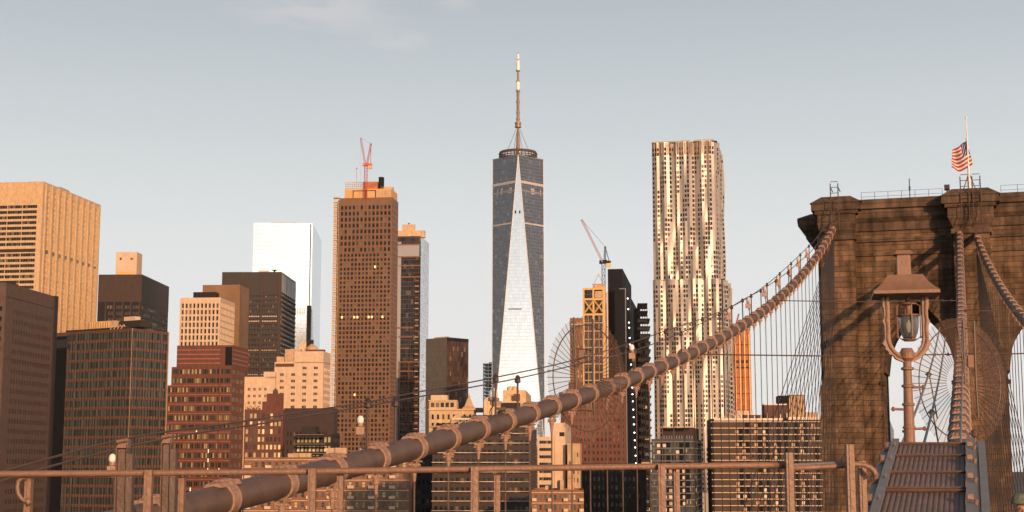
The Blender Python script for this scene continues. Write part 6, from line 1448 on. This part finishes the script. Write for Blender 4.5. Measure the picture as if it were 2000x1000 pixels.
V = [(0,0,.95),(0,0,1.12),(0,0,1.30),(0,0,1.44),(0,-.01,1.52),(0,-.015,1.60),(0,-.02,1.66),
     (.19,0,1.42),(.25,.02,1.16),(.24,-.08,.92),(-.19,0,1.42),(-.25,.02,1.16),(-.24,-.08,.92),
     (.10,0,.88),(.11,-.02,.50),(.11,.02,.09),(.12,-.12,.04),(-.10,0,.88),(-.11,-.02,.50),(-.11,.02,.09),(-.12,-.12,.04)]
E = [(0,1),(1,2),(2,3),(3,4),(4,5),(5,6),(3,7),(7,8),(8,9),(3,10),(10,11),(11,12),(0,13),(13,14),(14,15),(15,16),(0,17),(17,18),(18,19),(19,20)]
Rr = [(.15,.11),(.14,.10),(.17,.12),(.10,.09),.055,(.075,.09),(.078,.095),.065,.05,.036,.065,.05,.036,.09,.06,.042,.035,.09,.06,.042,.035]
body = skin('body', [Vector(v)*k for v in V], E, [tuple(x*k for x in r_) if isinstance(r_, tuple) else r_*k for r_ in Rr], skinm)
coat_o = skin('coat', [Vector(v)*k for v in V[:4]+V[7:13]], [(0,1),(1,2),(2,3),(3,4),(4,5),(5,6),(3,7),(7,8),(8,9)], [tuple(x*k*1.18 for x in r_) if isinstance(r_, tuple) else r_*k*1.3 for r_ in Rr[:4]+Rr[7:13]], coat)
skin('trousers', [Vector(v)*k for v in [V[0]]+V[13:16]+V[17:20]], [(0,1),(1,2),(2,3),(0,4),(4,5),(5,6)], [.15*k*1.05]+[r_*k*1.15 for r_ in Rr[13:16]+Rr[17:20]], pants)
for sd in (-1, 1):
    m = MB(); m.lathe([(.02,-.03),(.05,0),(.05,.05),(.03,.08)], (0,0,0), 8)
    hv = [Vector(V[9 if sd > 0 else 12])*k, Vector((sd*.245,-.10,.86))*k]
    fv = [hv[1]]; fe = []; fr = [.03]
    for q_ in range(4):
        o_ = Vector((sd*(.0), -.03+.02*q_, 0)); i0 = len(fv); fv += [hv[1]+o_+Vector((0,-.005,-.045)), hv[1]+o_+Vector((-sd*.01,-.01,-.085+.006*abs(q_-1))), hv[1]+o_+Vector((-sd*.025,-.005,-.105+.006*abs(q_-1)))]; fe += [(0,i0),(i0,i0+1),(i0+1,i0+2)]; fr += [.010,.009,.007]
    i0 = len(fv); fv += [hv[1]+Vector((-sd*.02,-.05,-.01)), hv[1]+Vector((-sd*.025,-.06,-.04))]; fe += [(0,i0),(i0,i0+1)]; fr += [.011,.008]
    skin('hand', fv, fe, fr, skinm, 1)
hz_ = 1.64*k
m = MB(); nn = 20
m.lathe([(.104,.045),(.108,.06),(.104,.085),(.092,.11),(.068,.132),(.03,.148),(.004,.15)], (0,.0,hz_+.005), nn); m.lathe([(.106,.022),(.113,.028),(.113,.062),(.106,.068)], (0,0,hz_+.0), nn); m.build('knit_cap', cap_m, root, smooth=True)
m = MB()
for sd in (-1,1): m.lathe([(.002,-.009),(.010,0),(.002,.009)], (sd*.032*k,-.098*k,hz_-.035), 8)
m.build('eyes', M['ropedark'], root)
m = MB(); m.hexa([(-.016,-.10*k,hz_-.085),(.016,-.10*k,hz_-.085),(.016,-.07,hz_-.085),(-.016,-.07,hz_-.085),(-.006,-.098*k,hz_-.04),(.006,-.098*k,hz_-.04),(.006,-.07,hz_-.04),(-.006,-.07,hz_-.04)])
m.hexa([(-.008,-.122*k,hz_-.083),(.008,-.122*k,hz_-.083),(.012,-.09,hz_-.087),(-.012,-.09,hz_-.087),(-.004,-.105*k,hz_-.05),(.004,-.105*k,hz_-.05),(.006,-.09,hz_-.045),(-.006,-.09,hz_-.045)]); m.build('nose', skinm, root, smooth=True)
m = MB(); m.hexa([(-.024,-.098*k,hz_-.118),(.024,-.098*k,hz_-.118),(.02,-.07,hz_-.118),(-.02,-.07,hz_-.118),(-.022,-.1*k,hz_-.108),(.022,-.1*k,hz_-.108),(.02,-.07,hz_-.108),(-.02,-.07,hz_-.108)]); m.build('mouth', mat('lips', (.20,.07,.06), .6), root)

# ------------------------------------------------------------------ thin morning haze
hm_ = bpy.data.materials.new('morning_haze'); hm_.use_nodes = True; ht = hm_.node_tree; ht.nodes.clear()
ho = ht.nodes.new('ShaderNodeOutputMaterial'); hv = ht.nodes.new('ShaderNodeVolumePrincipled'); hv.inputs['Color'].default_value = (.93,.95,1,1); hv.inputs['Density'].default_value = .00002; hv.inputs['Anisotropy'].default_value = 0
ht.links.new(hv.outputs[0], ho.inputs['Volume'])
m = MB(); m.box(-4100, 4100, -1200, 7100, -5, 600); hz_o = m.build('haze', hm_); hz_o['kind'] = 'stuff'
